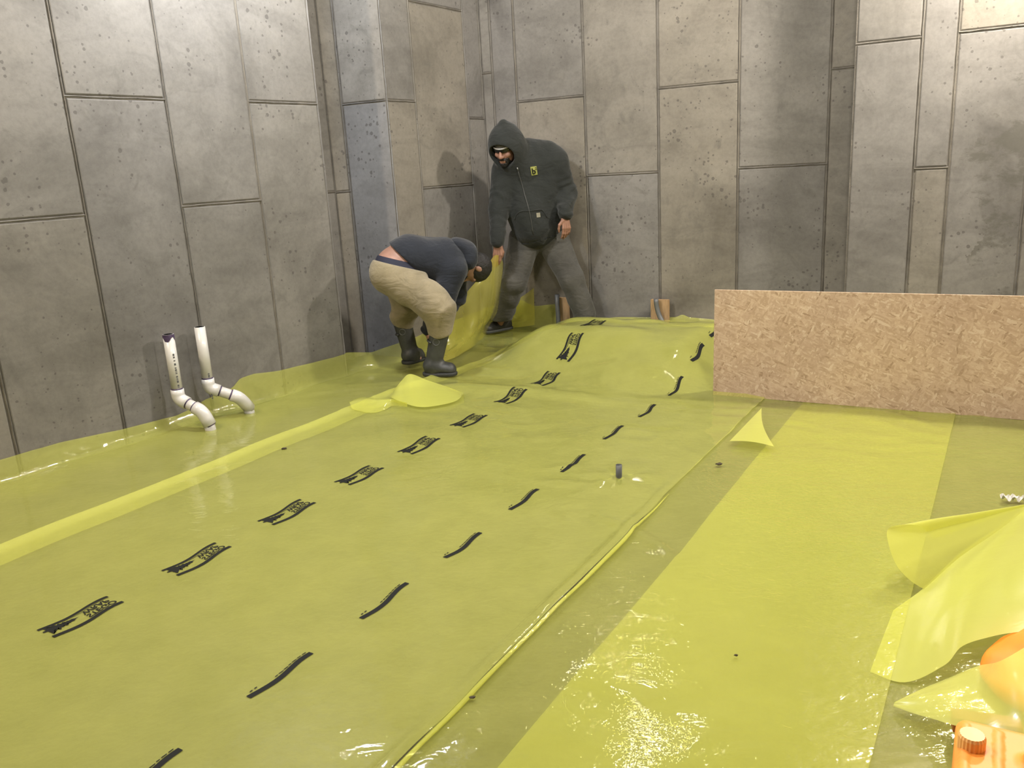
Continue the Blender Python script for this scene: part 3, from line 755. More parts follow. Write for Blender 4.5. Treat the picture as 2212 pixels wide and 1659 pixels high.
# second offcut bridging over the orange bag
l6 = [g(1930, 1524, .02), g(1990, 1546, .045), g(2075, 1573, .08), g(2150, 1594, .10), g(2230, 1615, .12), g(2330, 1640, .12)]
u6 = [g(1934, 1516, .02), g(2000, 1484, .05), g(2060, 1458, .07), g(2116, 1436, .09), g(2165, 1425, .17), g(2240, 1380, .20)]
def lo6(u, v):
    a = poly_interp(l6, u); b = poly_interp(u6, u); p = a + (b - a) * v[..., None]
    p[..., 2] += .03 * np.sin(math.pi * v) * u + .018 * vnoise(u * 4, v * 3, 28); return p
tag(patch('loose_film_sheet', lo6, 50, 26, M_flap), 'pointed yellow film offcut lying across the orange bag at lower right', 'plastic sheet', 'loose film offcuts')

# ------------------------------------------------------------------ implicit surfaces for rounded things and people
def rc(P, a, b, r1, r2):
    a = np.asarray(a, float); b = np.asarray(b, float); ba = b - a; h = np.clip(((P - a) @ ba) / max(1e-9, ba @ ba), 0, 1)
    return np.linalg.norm(P - a - h[:, None] * ba, axis=1) - (r1 + h * (r2 - r1))
def ell(P, c, r, R=None):
    q = P - np.asarray(c, float)
    if R is not None: q = q @ R
    r = np.asarray(r, float); k0 = np.linalg.norm(q / r, axis=1); k1 = np.linalg.norm(q / (r * r), axis=1)
    return k0 * (k0 - 1) / np.maximum(k1, 1e-9)
def rbox(P, c, h, rad, R=None):
    q = P - np.asarray(c, float)
    if R is not None: q = q @ R
    q = np.abs(q) - (np.asarray(h, float) - rad)
    return np.linalg.norm(np.maximum(q, 0), axis=1) + np.minimum(q.max(1), 0) - rad
def smin(a, b, k):
    h = np.clip(.5 + .5 * (b - a) / k, 0, 1); return b + (a - b) * h - k * h * (1 - h)
def smax(a, b, k): return -smin(-a, -b, k)
def n3(P, f, seed=0):                       # cheap 3-D wobble
    x, y, z = P.T * f
    return vnoise(x + .7 * z, y * .8 - z * .6, seed) + .5 * vnoise(z * 1.3 + y, x * 1.1 - y * .4, seed + 1)
def polygonize(sdf, lo, hi, res, B=6):
    lo = np.asarray(lo, float); hi = np.asarray(hi, float); nb = np.ceil((hi - lo) / (res * B)).astype(int) + 1; n = nb * B
    ax = [lo[i] + (np.arange(nb[i]) * B + (B - 1) / 2) * res for i in range(3)]
    cc = np.stack(np.meshgrid(*ax, indexing='ij'), -1).reshape(-1, 3); dc = sdf(cc).reshape(nb)
    full = dc.astype(np.float32)
    for a in range(3): full = np.repeat(full, B, a)
    act = np.abs(dc) < B * res * .9 * 1.35 + .03
    fm = act
    for a in range(3): fm = np.repeat(fm, B, a)
    idx = np.argwhere(fm); vals = np.empty(len(idx), np.float32)
    for i in range(0, len(idx), 200000): vals[i:i + 200000] = sdf(lo + idx[i:i + 200000] * res)
    full[fm] = vals
    ins = full < 0
    cnt = np.zeros(np.array(ins.shape) - 1, np.int8)
    for dx in (0, 1):
        for dy in (0, 1):
            for dz in (0, 1): cnt += ins[dx:ins.shape[0] - 1 + dx, dy:ins.shape[1] - 1 + dy, dz:ins.shape[2] - 1 + dz]
    cells = np.argwhere((cnt > 0) & (cnt < 8)); vid = -np.ones(cnt.shape, np.int64); vid[tuple(cells.T)] = np.arange(len(cells))
    acc = np.zeros((len(cells), 3)); num = np.zeros(len(cells))
    cor = [(a, b, c) for a in (0, 1) for b in (0, 1) for c in (0, 1)]
    val = {c: full[cells[:, 0] + c[0], cells[:, 1] + c[1], cells[:, 2] + c[2]] for c in cor}
    for c in cor:
        for a in range(3):
            if c[a] == 0:
                e = list(c); e[a] = 1; e = tuple(e); v0, v1 = val[c], val[e]; m = (v0 < 0) != (v1 < 0)
                t = np.where(m, v0 / np.where(np.abs(v0 - v1) < 1e-12, 1, v0 - v1), 0)
                p = np.array(c, float)[None] + np.zeros((len(cells), 3)); p[:, a] = t
                acc[m] += p[m]; num[m] += 1
    V = lo + (cells + acc / num[:, None]) * res
    F = []
    for a in range(3):
        sl0 = [slice(None)] * 3; sl1 = [slice(None)] * 3; sl0[a] = slice(0, -1); sl1[a] = slice(1, None)
        ch = ins[tuple(sl0)] != ins[tuple(sl1)]; e = np.argwhere(ch); b, c = (a + 1) % 3, (a + 2) % 3
        ok = (e[:, b] > 0) & (e[:, c] > 0) & (e[:, b] < cnt.shape[b]) & (e[:, c] < cnt.shape[c]); e = e[ok]
        def sh(db, dc):
            q = e.copy(); q[:, b] += db; q[:, c] += dc; return vid[tuple(q.T)]
        q = np.stack([sh(-1, -1), sh(0, -1), sh(0, 0), sh(-1, 0)], 1)
        flip = ~ins[tuple(e.T)]; q[flip] = q[flip][:, ::-1]; F.append(q)
    F = np.concatenate(F); F = F[(F >= 0).all(1)]
    return V, F
def solid(name, sdf, lo, hi, res, mat, parent):
    V, F = polygonize(sdf, lo, hi, res); return part(name, mesh(name, V, F), mat, parent)
def march(sdf, o, d, tmax=12):              # first surface point along a ray
    o = np.asarray(o, float); d = np.asarray(d, float); d = d / np.linalg.norm(d); t = 0.0
    for _ in range(200):
        v = float(sdf((o + d * t)[None])[0]); t += max(v * .7, .0006)
        if v < .0008 or t > tmax: break
    return o + d * t
def grad(sdf, p, e=.004):
    P = np.array([p] * 6); P[0, 0] += e; P[1, 0] -= e; P[2, 1] += e; P[3, 1] -= e; P[4, 2] += e; P[5, 2] -= e
    v = sdf(P); n_ = np.array([v[0] - v[1], v[2] - v[3], v[4] - v[5]]); return n_ / np.linalg.norm(n_)
def see(sdf, px, py, start): return march(sdf, np.array([0, 0, EYE]) + ray(px, py) * start, ray(px, py))

# orange canister, bag, block
M_or = simple('orange_plastic', (.86, .30, .045), .5, 6, .06, coat=.0, alb=1)
M_cap = simple('pale_orange_cap', (.88, .46, .16), .45, 8, .05, alb=1)
M_bag = simple('orange_bag', (.83, .24, .02), .5, 5, .12, .2, 14, alb=1)
jc = np.array([.955, 1.285, 0]); ja = math.radians(-30); JR = np.array([[math.cos(ja), -math.sin(ja), 0], [math.sin(ja), math.cos(ja), 0], [0, 0, 1]])
jug = empty('orange_canister', (jc[0], jc[1], .02), 'orange plastic canister with ribbed screw cap in the bottom right corner', 'canister')
def jug_sdf(P):
    d = rbox(P, jc + [0, 0, .115], (.16, .105, .105), .022, JR)
    d = smin(d, rbox(P, jc + JR @ np.array([.03, 0, .235]), (.075, .018, .03), .012, JR), .02)
    d = np.maximum(d, -rbox(P, jc + JR @ np.array([.03, 0, .228]), (.05, .05, .014), .01, JR))
    q = (P - jc) @ JR
    return d - .003 * (np.abs(np.sin(q[:, 0] * 55)) > .9) * (np.abs(q[:, 1]) < .08)
solid('body', jug_sdf, jc + [-.22, -.2, 0], jc + [.22, .2, .28], .005, M_or, jug)
cpos = at(2100, 1592, 1.36); cpos = np.array([cpos[0], cpos[1], .0])
n = 44; V = []
for (z_, rr_) in ((.200, .020), (.212, .0235), (.240, .0235), (.246, .021), (.247, .0)):
    for k in range(n):
        a = 2 * math.pi * k / n; r_ = rr_ * (1 + (.045 if k % 2 and .21 < z_ < .25 else 0)); V.append((cpos[0] + r_ * math.cos(a), cpos[1] + r_ * math.sin(a), z_))
part('cap', mesh('cap', V, grid_faces(5, n).tolist() + [(i * n + n - 1, (i + 1) * n + n - 1, (i + 1) * n, i * n) for i in range(4)], False), M_cap, jug)
bgc = np.array([1.37, 1.80, .035])
def bag_sdf(P):
    d = ell(P, bgc, (.22, .19, .075)); d = smin(d, ell(P, bgc + [.05, .04, .05], (.13, .12, .06)), .06)
    return d + .014 * n3(P, 16, 5) + .01 * np.abs(n3(P, 9, 8))
bag = empty('orange_bag', (bgc[0], bgc[1], 0), 'crumpled orange plastic bag under the pointed film offcut', 'bag')
solid('bag_body', bag_sdf, bgc + [-.32, -.3, -.08], bgc + [.32, .3, .2], .009, M_bag, bag)
b0 = g(2052, 1598, .0)
ob = link('wood_block', box_mesh('wood_block', (-.0, -.02, 0), (.14, .02, .038), .003), simple('orange_stained_wood', (.50, .19, .05), .6, 12, .2)); ob.location = (b0[0], b0[1], .035); ob.rotation_euler = (0, 0, -.35)
tag(ob, 'small orange-brown wood block behind the orange canister', 'wood')
# white torn scrap
sc0 = g(2186, 1079, .02); V = []; F = []
n = 14
for i in range(n):
    for j in range(5):
        x_ = (i / (n - 1) - .5) * .075; y_ = (j / 4 - .5) * .03 * (1 - .6 * abs(i / (n - 1) - .4) + .3 * random.random())
        V.append((sc0[0] + x_ + y_ * .4, sc0[1] + y_ - x_ * .35, sc0[2] + .006 + .012 * math.sin(i * 1.1) * math.cos(j * 1.4) + random.uniform(0, .005)))
tag(link('paper_scrap', mesh('paper_scrap', V, grid_faces(n, 5), False), simple('white_paper', (.82, .80, .76), .7)), 'crumpled white paper scrap near the right edge of the floor', 'scrap')
# crumbs of soil
M_soil = simple('soil_crumb', (.07, .055, .03), .95)
for i, (px, py, r_, lab) in enumerate(((1553, 1015, .010, 'dark soil crumb on the film left of the bright overlap'), (615, 978, .009, 'dark soil crumb on the printed film near the left fold'), (1590, 1430, .004, 'tiny soil crumb on the bright film in the foreground'), (1022, 1523, .005, 'tiny soil crumb by the folded border of the printed film'))):
    p = g(px, py, .0); s_, t_ = st_of(p); zz = float(hgt(s_, t_, .02, 41, 1.0)) + r_ * .4
    bm = bmesh.new(); bmesh.ops.create_icosphere(bm, subdivisions=2, radius=r_)
    for v in bm.verts: v.co *= 1 + random.uniform(-.3, .3); v.co.x *= 1.7; v.co.z *= .6
    me = bpy.data.meshes.new('soil_crumb'); bm.to_mesh(me); bm.free(); ob = link('soil_crumb', me, M_soil); ob.location = (p[0], p[1], zz); tag(ob, lab, 'dirt', 'soil crumbs on the film')

# ------------------------------------------------------------------ people
def unit(v): v = np.asarray(v, float); return v / np.linalg.norm(v)
M_skin = simple('skin', (.36, .185, .125), .55, 30, .10, .08, 90)
M_skin2 = simple('skin_pale', (.42, .23, .165), .55, 25, .08, .08, 90)
def cloth(name, col, namp=.15, bstr=.35, bs=9, fine=260):
    col = tuple(c * .70 for c in col)
    m, nt, out = newmat(name); p = N(nt, 'ShaderNodeBsdfPrincipled', Roughness=.92); p.inputs['Specular IOR Level'].default_value = .2
    p.inputs['Sheen Weight'].default_value = .15
    v = coords(nt); f = noise(nt, v, 5, 6, .65)
    nt.links.new(ramp(nt, f, [(.3, tuple(c * (1 - namp) for c in col)), (.7, tuple(min(1, c * (1 + namp)) for c in col))]), p.inputs['Base Color'])
    h = math_(nt, 'ADD', noise(nt, coords(nt, (1, 1, 2.0), (.3, .2, 0)), bs, 4, .5, 1.2), math_(nt, 'MULTIPLY', noise(nt, v, fine, 2), .05))
    nt.links.new(bump(nt, h, bstr, .03), p.inputs['Normal']); nt.links.new(p.outputs[0], out.inputs[0]); return m
M_hood = cloth('charcoal_fleece', (.026, .029, .027), .18)
M_gpant = cloth('dusty_grey_canvas', (.092, .088, .078), .30)
M_navy = cloth('navy_fleece', (.022, .026, .036), .2)
M_beige = cloth('beige_canvas', (.31, .262, .170), .24, .45, 7)
M_boot = simple('grey_rubber', (.050, .053, .052), .5, 14, .35, .15, 20)
M_shoe = simple('black_leather', (.020, .019, .018), .5, 30, .4, .3, 40)
M_hair = simple('dark_hair', (.010, .008, .008), .6, 60, .5, .6, 110)

def hand_prims(wrist, d, lat, nrm, curls, thumb, spread=.010, L=1.0, pinch=0):
    """d: wrist to knuckles, lat: index side to little finger is -lat, nrm: palm side"""
    d, lat, nrm = unit(d), unit(lat), unit(nrm); pr = []
    palm = wrist + d * .088 * L
    for k in range(4):
        kn = palm + lat * (.030 - .020 * k) * L; base = wrist + d * .018 + lat * (.018 - .012 * k) * L
        pr.append((base, kn, .0135, .0115))
        lens = ([.040, .026, .020], [.045, .029, .022], [.041, .027, .021], [.032, .021, .018])[k]
        a = 0; p = kn
        for j in range(3):
            a += curls[k] * (1.0, 1.1, .8)[j]
            q = p + (d * math.cos(a) + nrm * math.sin(a) + lat * spread * 6 * (1.5 - k) * .1) * lens[j] * L
            r0 = (.0098, .0088, .0080, .0072)[j]; pr.append((p, q, r0, (.0088, .0080, .0070)[j])); p = q
    tb = wrist + d * .030 + lat * .026; t1 = tb + unit(d * .75 + lat * .75 + nrm * thumb) * .042; t2 = t1 + unit(d * 1.0 + lat * .10 + nrm * thumb * 1.2) * .032; t3 = t2 + unit(d * 1.0 - lat * .25 + nrm * thumb * 1.3) * .026
    pr += [(tb - d * .012, tb, .014, .015), (tb, t1, .0150, .0115), (t1, t2, .0110, .0098), (t2, t3, .0098, .0078)]
    return pr

# ===== worker standing in the corner
p1 = empty('person', (at(1165, 710, 6.7)[0], 6.7, 0), 'standing worker in charcoal hooded jacket and dusty grey trousers, holding up the film', 'person')
J = dict(pel=at(1166, 505, 6.72), che=at(1148, 405, 6.63), shR=at(1088, 368, 6.58), shL=at(1200, 346, 6.62), elR=at(1077, 452, 6.53), wrR=at(1075, 524, 6.42), elL=at(1225, 418, 6.64), wrL=at(1221, 466, 6.50),
         neck=at(1122, 348, 6.56), hipR=at(1134, 522, 6.72), hipL=at(1195, 520, 6.74), knR=at(1110, 608, 6.62), anR=at(1084, 684, 6.80), knL=at(1234, 602, 6.62), anL=at(1264, 678, 6.62))
hc = at(1092, 318, 6.46); hf = unit((-.42, -.80, -.42)); hu = unit(np.array([-.10, -.30, 1.0]) - hf * (np.array([-.10, -.30, 1.0]) @ hf)); hs = np.cross(hf, hu); HR = np.stack([hs, hf, hu], 1)
def H_(a, b, c): return hc + hs * a + hf * b + hu * c
toeR = g(1056, 718, .03); heelR = g(1092, 711, .03)
handR = hand_prims(J['wrR'] + np.array([0, 0, -.006]), (-.06, .02, -1), (.92, -.38, 0), (-.25, .35, -.2), [.42, .36, .34, .36], .55)
handL = hand_prims(J['wrL'] + np.array([0, 0, -.006]), (.06, -.05, -1), (-.86, -.50, 0), (-.4, .8, -.1), [.30, .32, .36, .4], .3)
def head_sdf(P):
    d = ell(P, H_(0, -.008, .022), (.074, .095, .095), HR)
    d = smin(d, ell(P, H_(0, .022, -.055), (.060, .070, .062), HR), .04)
    d = smin(d, rc(P, H_(0, .080, -.098), H_(0, .074, -.090), .020, .020), .03)              # chin
    d = smin(d, rc(P, H_(0, .090, .012), H_(0, .112, -.030), .009, .0145), .012)             # nose
    for s_ in (-1, 1):
        d = smin(d, rc(P, H_(s_ * .012, .101, -.034), H_(s_ * .012, .098, -.034), .009, .009), .008)
        d = smin(d, rc(P, H_(s_ * .016, .088, .026), H_(s_ * .046, .076, .022), .010, .008), .012)
        d = smin(d, ell(P, H_(s_ * .044, .066, -.028), (.020, .020, .018), HR), .02)
        d = -smin(-d, ell(P, H_(s_ * .031, .094, .004), (.015, .011, .009), HR), .012)
        d = smin(d, ell(P, H_(s_ * .078, -.012, -.006), (.011, .020, .032), HR), .008)
    d = smin(d, rc(P, H_(-.020, .093, -.066), H_(.020, .093, -.066), .0065, .0065), .008)
    d = smin(d, rc(P, H_(-.016, .091, -.077), H_(.016, .091, -.077), .0075, .0075), .008)
    return d
def body1(P):
    d = head_sdf(P)
    d = smin(d, rc(P, H_(0, -.03, -.06), J['neck'] + [0, .02, -.04], .052, .06), .03)
    d = smin(d, rc(P, J['neck'] + [.02, .06, -.12], J['pel'] + [0, .02, 0], .095, .11), .05)
    d = smin(d, rc(P, J['shR'], J['shL'], .06, .065), .06)
    for a, b, c, h in (('shR', 'elR', 'wrR', handR), ('shL', 'elL', 'wrL', handL)):
        d = smin(d, rc(P, J[a], J[b], .052, .043), .03); d = smin(d, rc(P, J[b], J[c], .043, .027), .02)
        hd_ = None
        for (p_, q_, r0, r1) in h:
            e_ = rc(P, p_, q_, r0, r1); hd_ = e_ if hd_ is None else smin(hd_, e_, .004)
        d = smin(d, hd_, .012)
    for a, b, c in (('hipR', 'knR', 'anR'), ('hipL', 'knL', 'anL')):
        d = smin(d, rc(P, J[a], J[b], .095, .058), .05); d = smin(d, rc(P, J[b], J[c], .055, .038), .03)
        d = smin(d, rc(P, J[c], (heelR * .6 + toeR * .4 if c == 'anR' else J[c] + np.array([.03, -.05, -.04])) + [0, 0, .02], .036, .022), .02)
    return d
solid('body', body1, at(1040, 255, 6.5) - [.08, .35, 1.85], at(1290, 255, 6.5) + [.1, .55, .1], .0052, M_skin, p1)
ch_dir = unit(J['che'] - J['pel'])
def torso_h(P):
    a = J['pel'] + np.array([-.005, 0, .02]); b = J['che']
    lat = np.array([.095, .02, 0])
    d = smin(rc(P, a - lat * .75, b - lat * .9, .138, .135), rc(P, a + lat * .85, b + lat * .95, .138, .138), .08)
    d = smin(d, rc(P, J['che'] + [-.05, -.05, -.18], J['che'] + [-.0, -.03, -.30], .135, .135), .09)         # belly
    d = smin(d, rc(P, J['shR'] + [.02, .01, -.02], J['shL'] + [-.01, .01, -.03], .098, .105), .09)
    d = smin(d, rc(P, at(1138, 332, 6.62), at(1176, 338, 6.66), .115, .125), .08)                        # upper back and shoulder mass
    return d
def sleeves(P):
    d = None
    for a, b, c, up in (('shR', 'elR', 'wrR', .01), ('shL', 'elL', 'wrL', .0)):
        e = smin(rc(P, J[a], J[b], .092, .079), rc(P, J[b], J[c] + [0, 0, .02], .078, .058), .03)
        ax = unit(J[c] - J[a]); q = (P - J[a]) @ ax
        e = e + .0075 * np.sin(q * 78 + 13 * n3(P, 6, 3)) * sstep(.06, .20, q) * (.55 + .9 * n3(P, 5, 21)) + .007 * n3(P, 17, 6)
        d = e if d is None else np.minimum(d, e)
    return d
def hood_out(P):
    d = ell(P, H_(0, -.020, .022), (.128, .150, .152), HR)
    d = smin(d, rc(P, H_(0, -.05, .12), H_(0, -.045, .172), .060, .022), .05)                # peak of the hood
    d = smin(d, rc(P, H_(0, -.02, -.03), J['neck'] + [.01, .02, -.06], .125, .125), .06)
    d = smin(d, rc(P, H_(.0, -.06, -.02), J['neck'] + [.06, .05, -.02], .10, .11), .06)
    return d
def hoodie(P):
    d = torso_h(P) + .006 * n3(P, 9, 1) + .004 * n3(P, 22, 2)
    d = smin(d, sleeves(P), .035)
    d = smin(d, hood_out(P) + .004 * n3(P, 12, 4), .04)
    # hem: cut below the waist band, lower at the front
    hem = (J['pel'][2] - .045 + .025 * np.sin((P[:, 0] - J['pel'][0]) * 9)) - P[:, 2]
    arms = sleeves(P)
    d = np.where(arms < .004, d, smax(d, hem, .02))
    # face opening
    op = rc(P, H_(0, .02, -.015), H_(0, .30, -.06), .090, .120)
    op = np.minimum(op, ell(P, H_(0, .0, .0), (.104, .112, .125), HR))
    d = smax(d, -op, .012)
    # cut sleeves at the cuffs
    return d
solid('hooded_jacket', hoodie, at(1040, 255, 6.5) - [.08, .3, 1.15], at(1260, 255, 6.5) + [.1, .6, .1], .0075, M_hood, p1)
for c, e in (('wrR', 'elR'), ('wrL', 'elL')):
    ax = unit(J[c] - J[e]); q0 = J[c] - ax * .035
    part('cuff', tube('cuff', [q0, q0 + ax * .012, q0 + ax * .03, q0 + ax * .05, q0 + ax * .054], [.050, .052, .050, .047, .036], 22), M_hood, p1)
def rib(P):
    a = torso_h(P) - .004; lo_z = J['pel'][2] - .095 + .025 * np.sin((P[:, 0] - J['pel'][0]) * 9)
    return np.maximum(np.maximum(a, P[:, 2] - (lo_z + .065)), lo_z - P[:, 2])
solid('waistband', rib, J['pel'] - [.35, .3, .2], J['pel'] + [.35, .3, .1], .008, M_hood, p1)
def pants1(P):
    d = rc(P, J['hipR'] + [.02, 0, .05], J['hipL'] + [-.02, 0, .05], .135, .135)
    for a, b, c in (('hipR', 'knR', 'anR'), ('hipL', 'knL', 'anL')):
        e = smin(rc(P, J[a], J[b], .132, .098), rc(P, J[b], J[c] + [0, 0, -.01], .096, .088), .04)
        q = (P - J[a]) @ unit(J[c] - J[a])
        e = e + .005 * np.sin(q * 34 + 14 * n3(P, 4, 7)) * sstep(.15, .5, q) * (.4 + n3(P, 4, 22)) + .009 * n3(P, 9, 9)
        e = smax(e, (J[c][2] - (.030 if c == 'anR' else .055)) - P[:, 2], .01)
        d = smin(d, e, .03)
    return smax(d, P[:, 2] - (J['pel'][2] + .04), .02)
solid('trousers', pants1, at(1040, 480, 6.6) - [.05, .3, 1.05], at(1300, 480, 6.6) + [.05, .5, .12], .0085, M_gpant, p1)
def shoe(P, an, toe, zf):
    h = an * [1, 1, 0] + [0, 0, zf]; t_ = toe * [1, 1, 0] + [0, 0, zf]; dv = unit(t_ - h)
    d = rc(P, h + [0, 0, .055], t_ - dv * .03 + [0, 0, .040], .048, .040)
    d = smin(d, rc(P, h + [0, 0, .06], an + [0, 0, .03], .050, .052), .03)
    d = smin(d, rc(P, h - dv * .02 + [0, 0, .03], t_ + [0, 0, .028], .040, .044), .02)
    return smax(d, (zf) - P[:, 2], .006)
def sole(P, an, toe, zf):
    h = an * [1, 1, 0] + [0, 0, zf + .01]; t_ = toe * [1, 1, 0] + [0, 0, zf + .01]; dv = unit(t_ - h)
    d = rc(P, h - dv * .025, t_ + dv * .004, .046, .050)
    return np.maximum(np.maximum(d, zf - .004 - P[:, 2]), P[:, 2] - (zf + .020))
zfR = .030
toeL = J['anL'] + np.array([.08, -.13, 0]); zfL = J['anL'][2] - .10
for an, toe, zf in ((np.array([heelR[0], heelR[1], J['anR'][2]]), toeR, zfR), (J['anL'], toeL, zfL)):
    lo_ = np.minimum(an, toe) - [.12, .12, .2]; hi_b = np.maximum(an, toe) + [.12, .12, .08]
    sh = solid('shoe', lambda P: shoe(P, an, toe, zf), lo_, hi_b, .006, M_shoe, p1)
    so_ = link('shoe_sole', mesh('shoe_sole', *polygonize(lambda P: sole(P, an, toe, zf), lo_, hi_b, .005)), M_boot); so_.parent = sh
# face details
M_cap2 = cloth('grey_knit', (.16, .155, .14), .1, .4, 60)
M_gl = simple('dark_lens', (.008, .008, .009), .2, coat=.4)
M_glw = simple('pale_strap', (.55, .54, .52), .35)
def beanie(P):
    d = ell(P, H_(0, -.010, .034), (.084, .104, .100), HR); pl = -((P - H_(0, 0, .030)) @ unit(hu * 1 + hf * .18))
    return smax(d, pl, .006)
solid('knit_cap', beanie, hc - .17, hc + .19, .006, M_cap2, p1)
def band(P, r, c0, hh):
    d = np.abs(ell(P, H_(0, -.010, .024), (r, r + .020, r + .016), HR)) - .003; q = (P - H_(0, 0, c0)) @ unit(hu + hf * .18)
    return np.maximum(np.maximum(d, np.abs(q) - hh), -((P - hc) @ hf) + .01)
solid('goggle_lens', lambda P: band(P, .090, .030, .016), hc - .17, hc + .17, .0045, M_gl, p1)
solid('goggle_frame', lambda P: band(P, .093, .050, .0055), hc - .17, hc + .17, .0035, M_glw, p1)
def beard(P):
    d = head_sdf(P) - .006; q = (P - hc) @ HR
    m1 = np.maximum(np.abs(q[:, 0]) - .034, np.abs(q[:, 2] + .054) - .007)                   # moustache
    m2 = np.maximum(np.abs(q[:, 0]) - .036, np.abs(q[:, 2] + .105) - .022)                   # chin
    m3 = np.maximum(np.abs(np.abs(q[:, 0]) - .038) - .010, np.abs(q[:, 2] + .080) - .032)
    return np.maximum(np.maximum(d, np.minimum(np.minimum(m1, m2), m3)), -q[:, 1] + .035)
solid('beard', beard, hc - .18, hc + .16, .004, M_hair, p1)
for s_ in (-1, 1):
    V, F = polygonize(lambda P: ell(P, H_(s_ * .031, .084, .004), (.013, .010, .007), HR), hc - .16, hc + .16, .004)
    part('eye', mesh('eye', V, F), simple('eye_dark', (.03, .022, .02), .25), p1)
    V, F = polygonize(lambda P: rc(P, H_(s_ * .014, .097, .022), H_(s_ * .048, .081, .020), .0055, .004), hc - .16, hc + .16, .004)
    part('eyebrow', mesh('eyebrow', V, F), M_hair, p1)
# zip, pocket, badge, tab
def on_hoodie(px, py, out=.0):
    p = see(hoodie, px, py, 5.9); return p + grad(hoodie, p) * out
zp = [on_hoodie(x, y, .001) for x, y in ((1117, 362), (1122, 380), (1128, 400), (1133, 420), (1139, 440), (1143, 455), (1147, 475), (1150, 495), (1152, 506))]
part('zip', tube('zip', zp, .0035, 8), simple('zip_tape', (.065, .066, .062), .5), p1)
part('zip_pull', tube('zip_pull', [zp[0] + [0, -.006, 0], on_hoodie(1119, 368, .008)], .005, 8), simple('zip_metal', (.32, .32, .31), .35, metal=.8), p1)
pk = [on_hoodie(x, y, .002) for x, y in ((1112, 474), (1116, 462), (1126, 456), (1142, 456), (1158, 454), (1170, 452), (1176, 460), (1182, 470))]
part('pocket_seam', tube('pocket_seam', bend(pk, .02, 3), .0045, 8), M_hood, p1)
def decal(name, corners, out, mat, n=6, sdf=None):
    (x0, y0), (x1, y1), (x2, y2), (x3, y3) = corners; V = []
    for i in range(n):
        for j in range(n):
            u, v = i / (n - 1), j / (n - 1); x = (x0 * (1 - u) + x1 * u) * (1 - v) + (x3 * (1 - u) + x2 * u) * v; y = (y0 * (1 - u) + y1 * u) * (1 - v) + (y3 * (1 - u) + y2 * u) * v
            V.append(on_hoodie(x, y, out))
    return part(name, mesh(name, V, grid_faces(n, n)), mat, p1)
bc = [(1145, 360.5), (1158.5, 359), (1161, 377), (1148, 379)]
badge = decal('chest_badge', bc, .003, simple('lime_badge', (.36, .37, .09), .6)); badge['label'] = 'lime green badge with a black b and small 2'
bt = []
for txt, (u0, u1, v0, v1) in (('b', (.14, .72, .88, .18)), ('2', (.72, .94, .40, .10))):
    Vt, Ft = text_tris(txt, 1.0); x = (Vt[:, 0] - Vt[:, 0].min()) / np.ptp(Vt[:, 0]); y = (Vt[:, 1] - Vt[:, 1].min()) / np.ptp(Vt[:, 1]); P3 = []
    for a, b in zip(x, y):
        u = u0 + a * (u1 - u0); v = v0 + b * (v1 - v0)
        P3.append(on_hoodie((bc[0][0] * (1 - u) + bc[1][0] * u) * (1 - v) + (bc[3][0] * (1 - u) + bc[2][0] * u) * v, (bc[0][1] * (1 - u) + bc[1][1] * u) * (1 - v) + (bc[3][1] * (1 - u) + bc[2][1] * u) * v, .0065))
    bt.append((np.array(P3), Ft))
lt = join('badge_lettering', bt, M_print, None); lt.parent = badge
decal('pocket_tab', [(1158, 460), (1166, 459), (1167, 469), (1159, 470)], .004, simple('tab_cream', (.30, .28, .21), .6))

# ===== worker bent over in the corner
p2 = empty('person', (at(930, 815, 5.42)[0], 5.45, 0), 'worker in navy jacket, beige trousers and grey rubber boots, bent over the film', 'person')
K = dict(hipN=at(846, 590, 5.50), hipF=at(866, 592, 5.74), knN=at(945, 662, 5.36), bnN=at(951, 712, 5.40), anN=at(936, 788, 5.42), knF=at(880, 652, 5.80), bnF=at(868, 692, 5.84), anF=at(888, 766, 5.84),
         pel=at(856, 572, 5.62), wst=at(880, 557, 5.63), che=at(958, 566, 5.68), shN=at(978, 585, 5.54), shF=at(982, 560, 5.84), elN=at(962, 640, 5.50), elF=at(985, 640, 5.88), wrN=at(921, 716, 5.62), wrF=at(938, 712, 5.72), nek=at(1000, 562, 5.72))
kc = at(1025, 578, 5.74); ku = unit(at(1048, 592, 5.80) - at(1000, 566, 5.70)); kf = np.array([.15, .30, -.94]); kf = unit(kf - ku * (kf @ ku)); ks = np.cross(kf, ku); KR = np.stack([ks, kf, ku], 1)
def K_(a, b, c): return kc + ks * a + kf * b + ku * c
hN = hand_prims(K['wrN'], unit(np.array([.30, -.05, -1])), (.3, -.9, 0), (.6, .3, 0), [.4, .4, .42, .45], .4)
hF = hand_prims(K['wrF'], unit(np.array([.02, -.1, -1])), (.3, .9, 0), (.6, -.3, 0), [.4, .4, .42, .45], .4)
def head2(P):
    d = ell(P, K_(0, -.008, .015), (.074, .095, .098), KR)
    d = smin(d, ell(P, K_(0, .026, -.060), (.058, .066, .058), KR), .04)
    d = smin(d, rc(P, K_(0, .088, .010), K_(0, .112, -.032), .009, .014), .012)
    d = smin(d, rc(P, K_(0, .080, -.100), K_(0, .074, -.094), .02, .02), .03)
    d = smin(d, rc(P, K_(-.018, .094, -.068), K_(.018, .094, -.068), .008, .008), .01)
    for s_ in (-1, 1):
        d = smin(d, rc(P, K_(s_ * .016, .086, .026), K_(s_ * .046, .074, .022), .010, .008), .012)
        d = smin(d, ell(P, K_(s_ * .078, -.008, -.012), (.009, .018, .028), KR), .008)
    return d
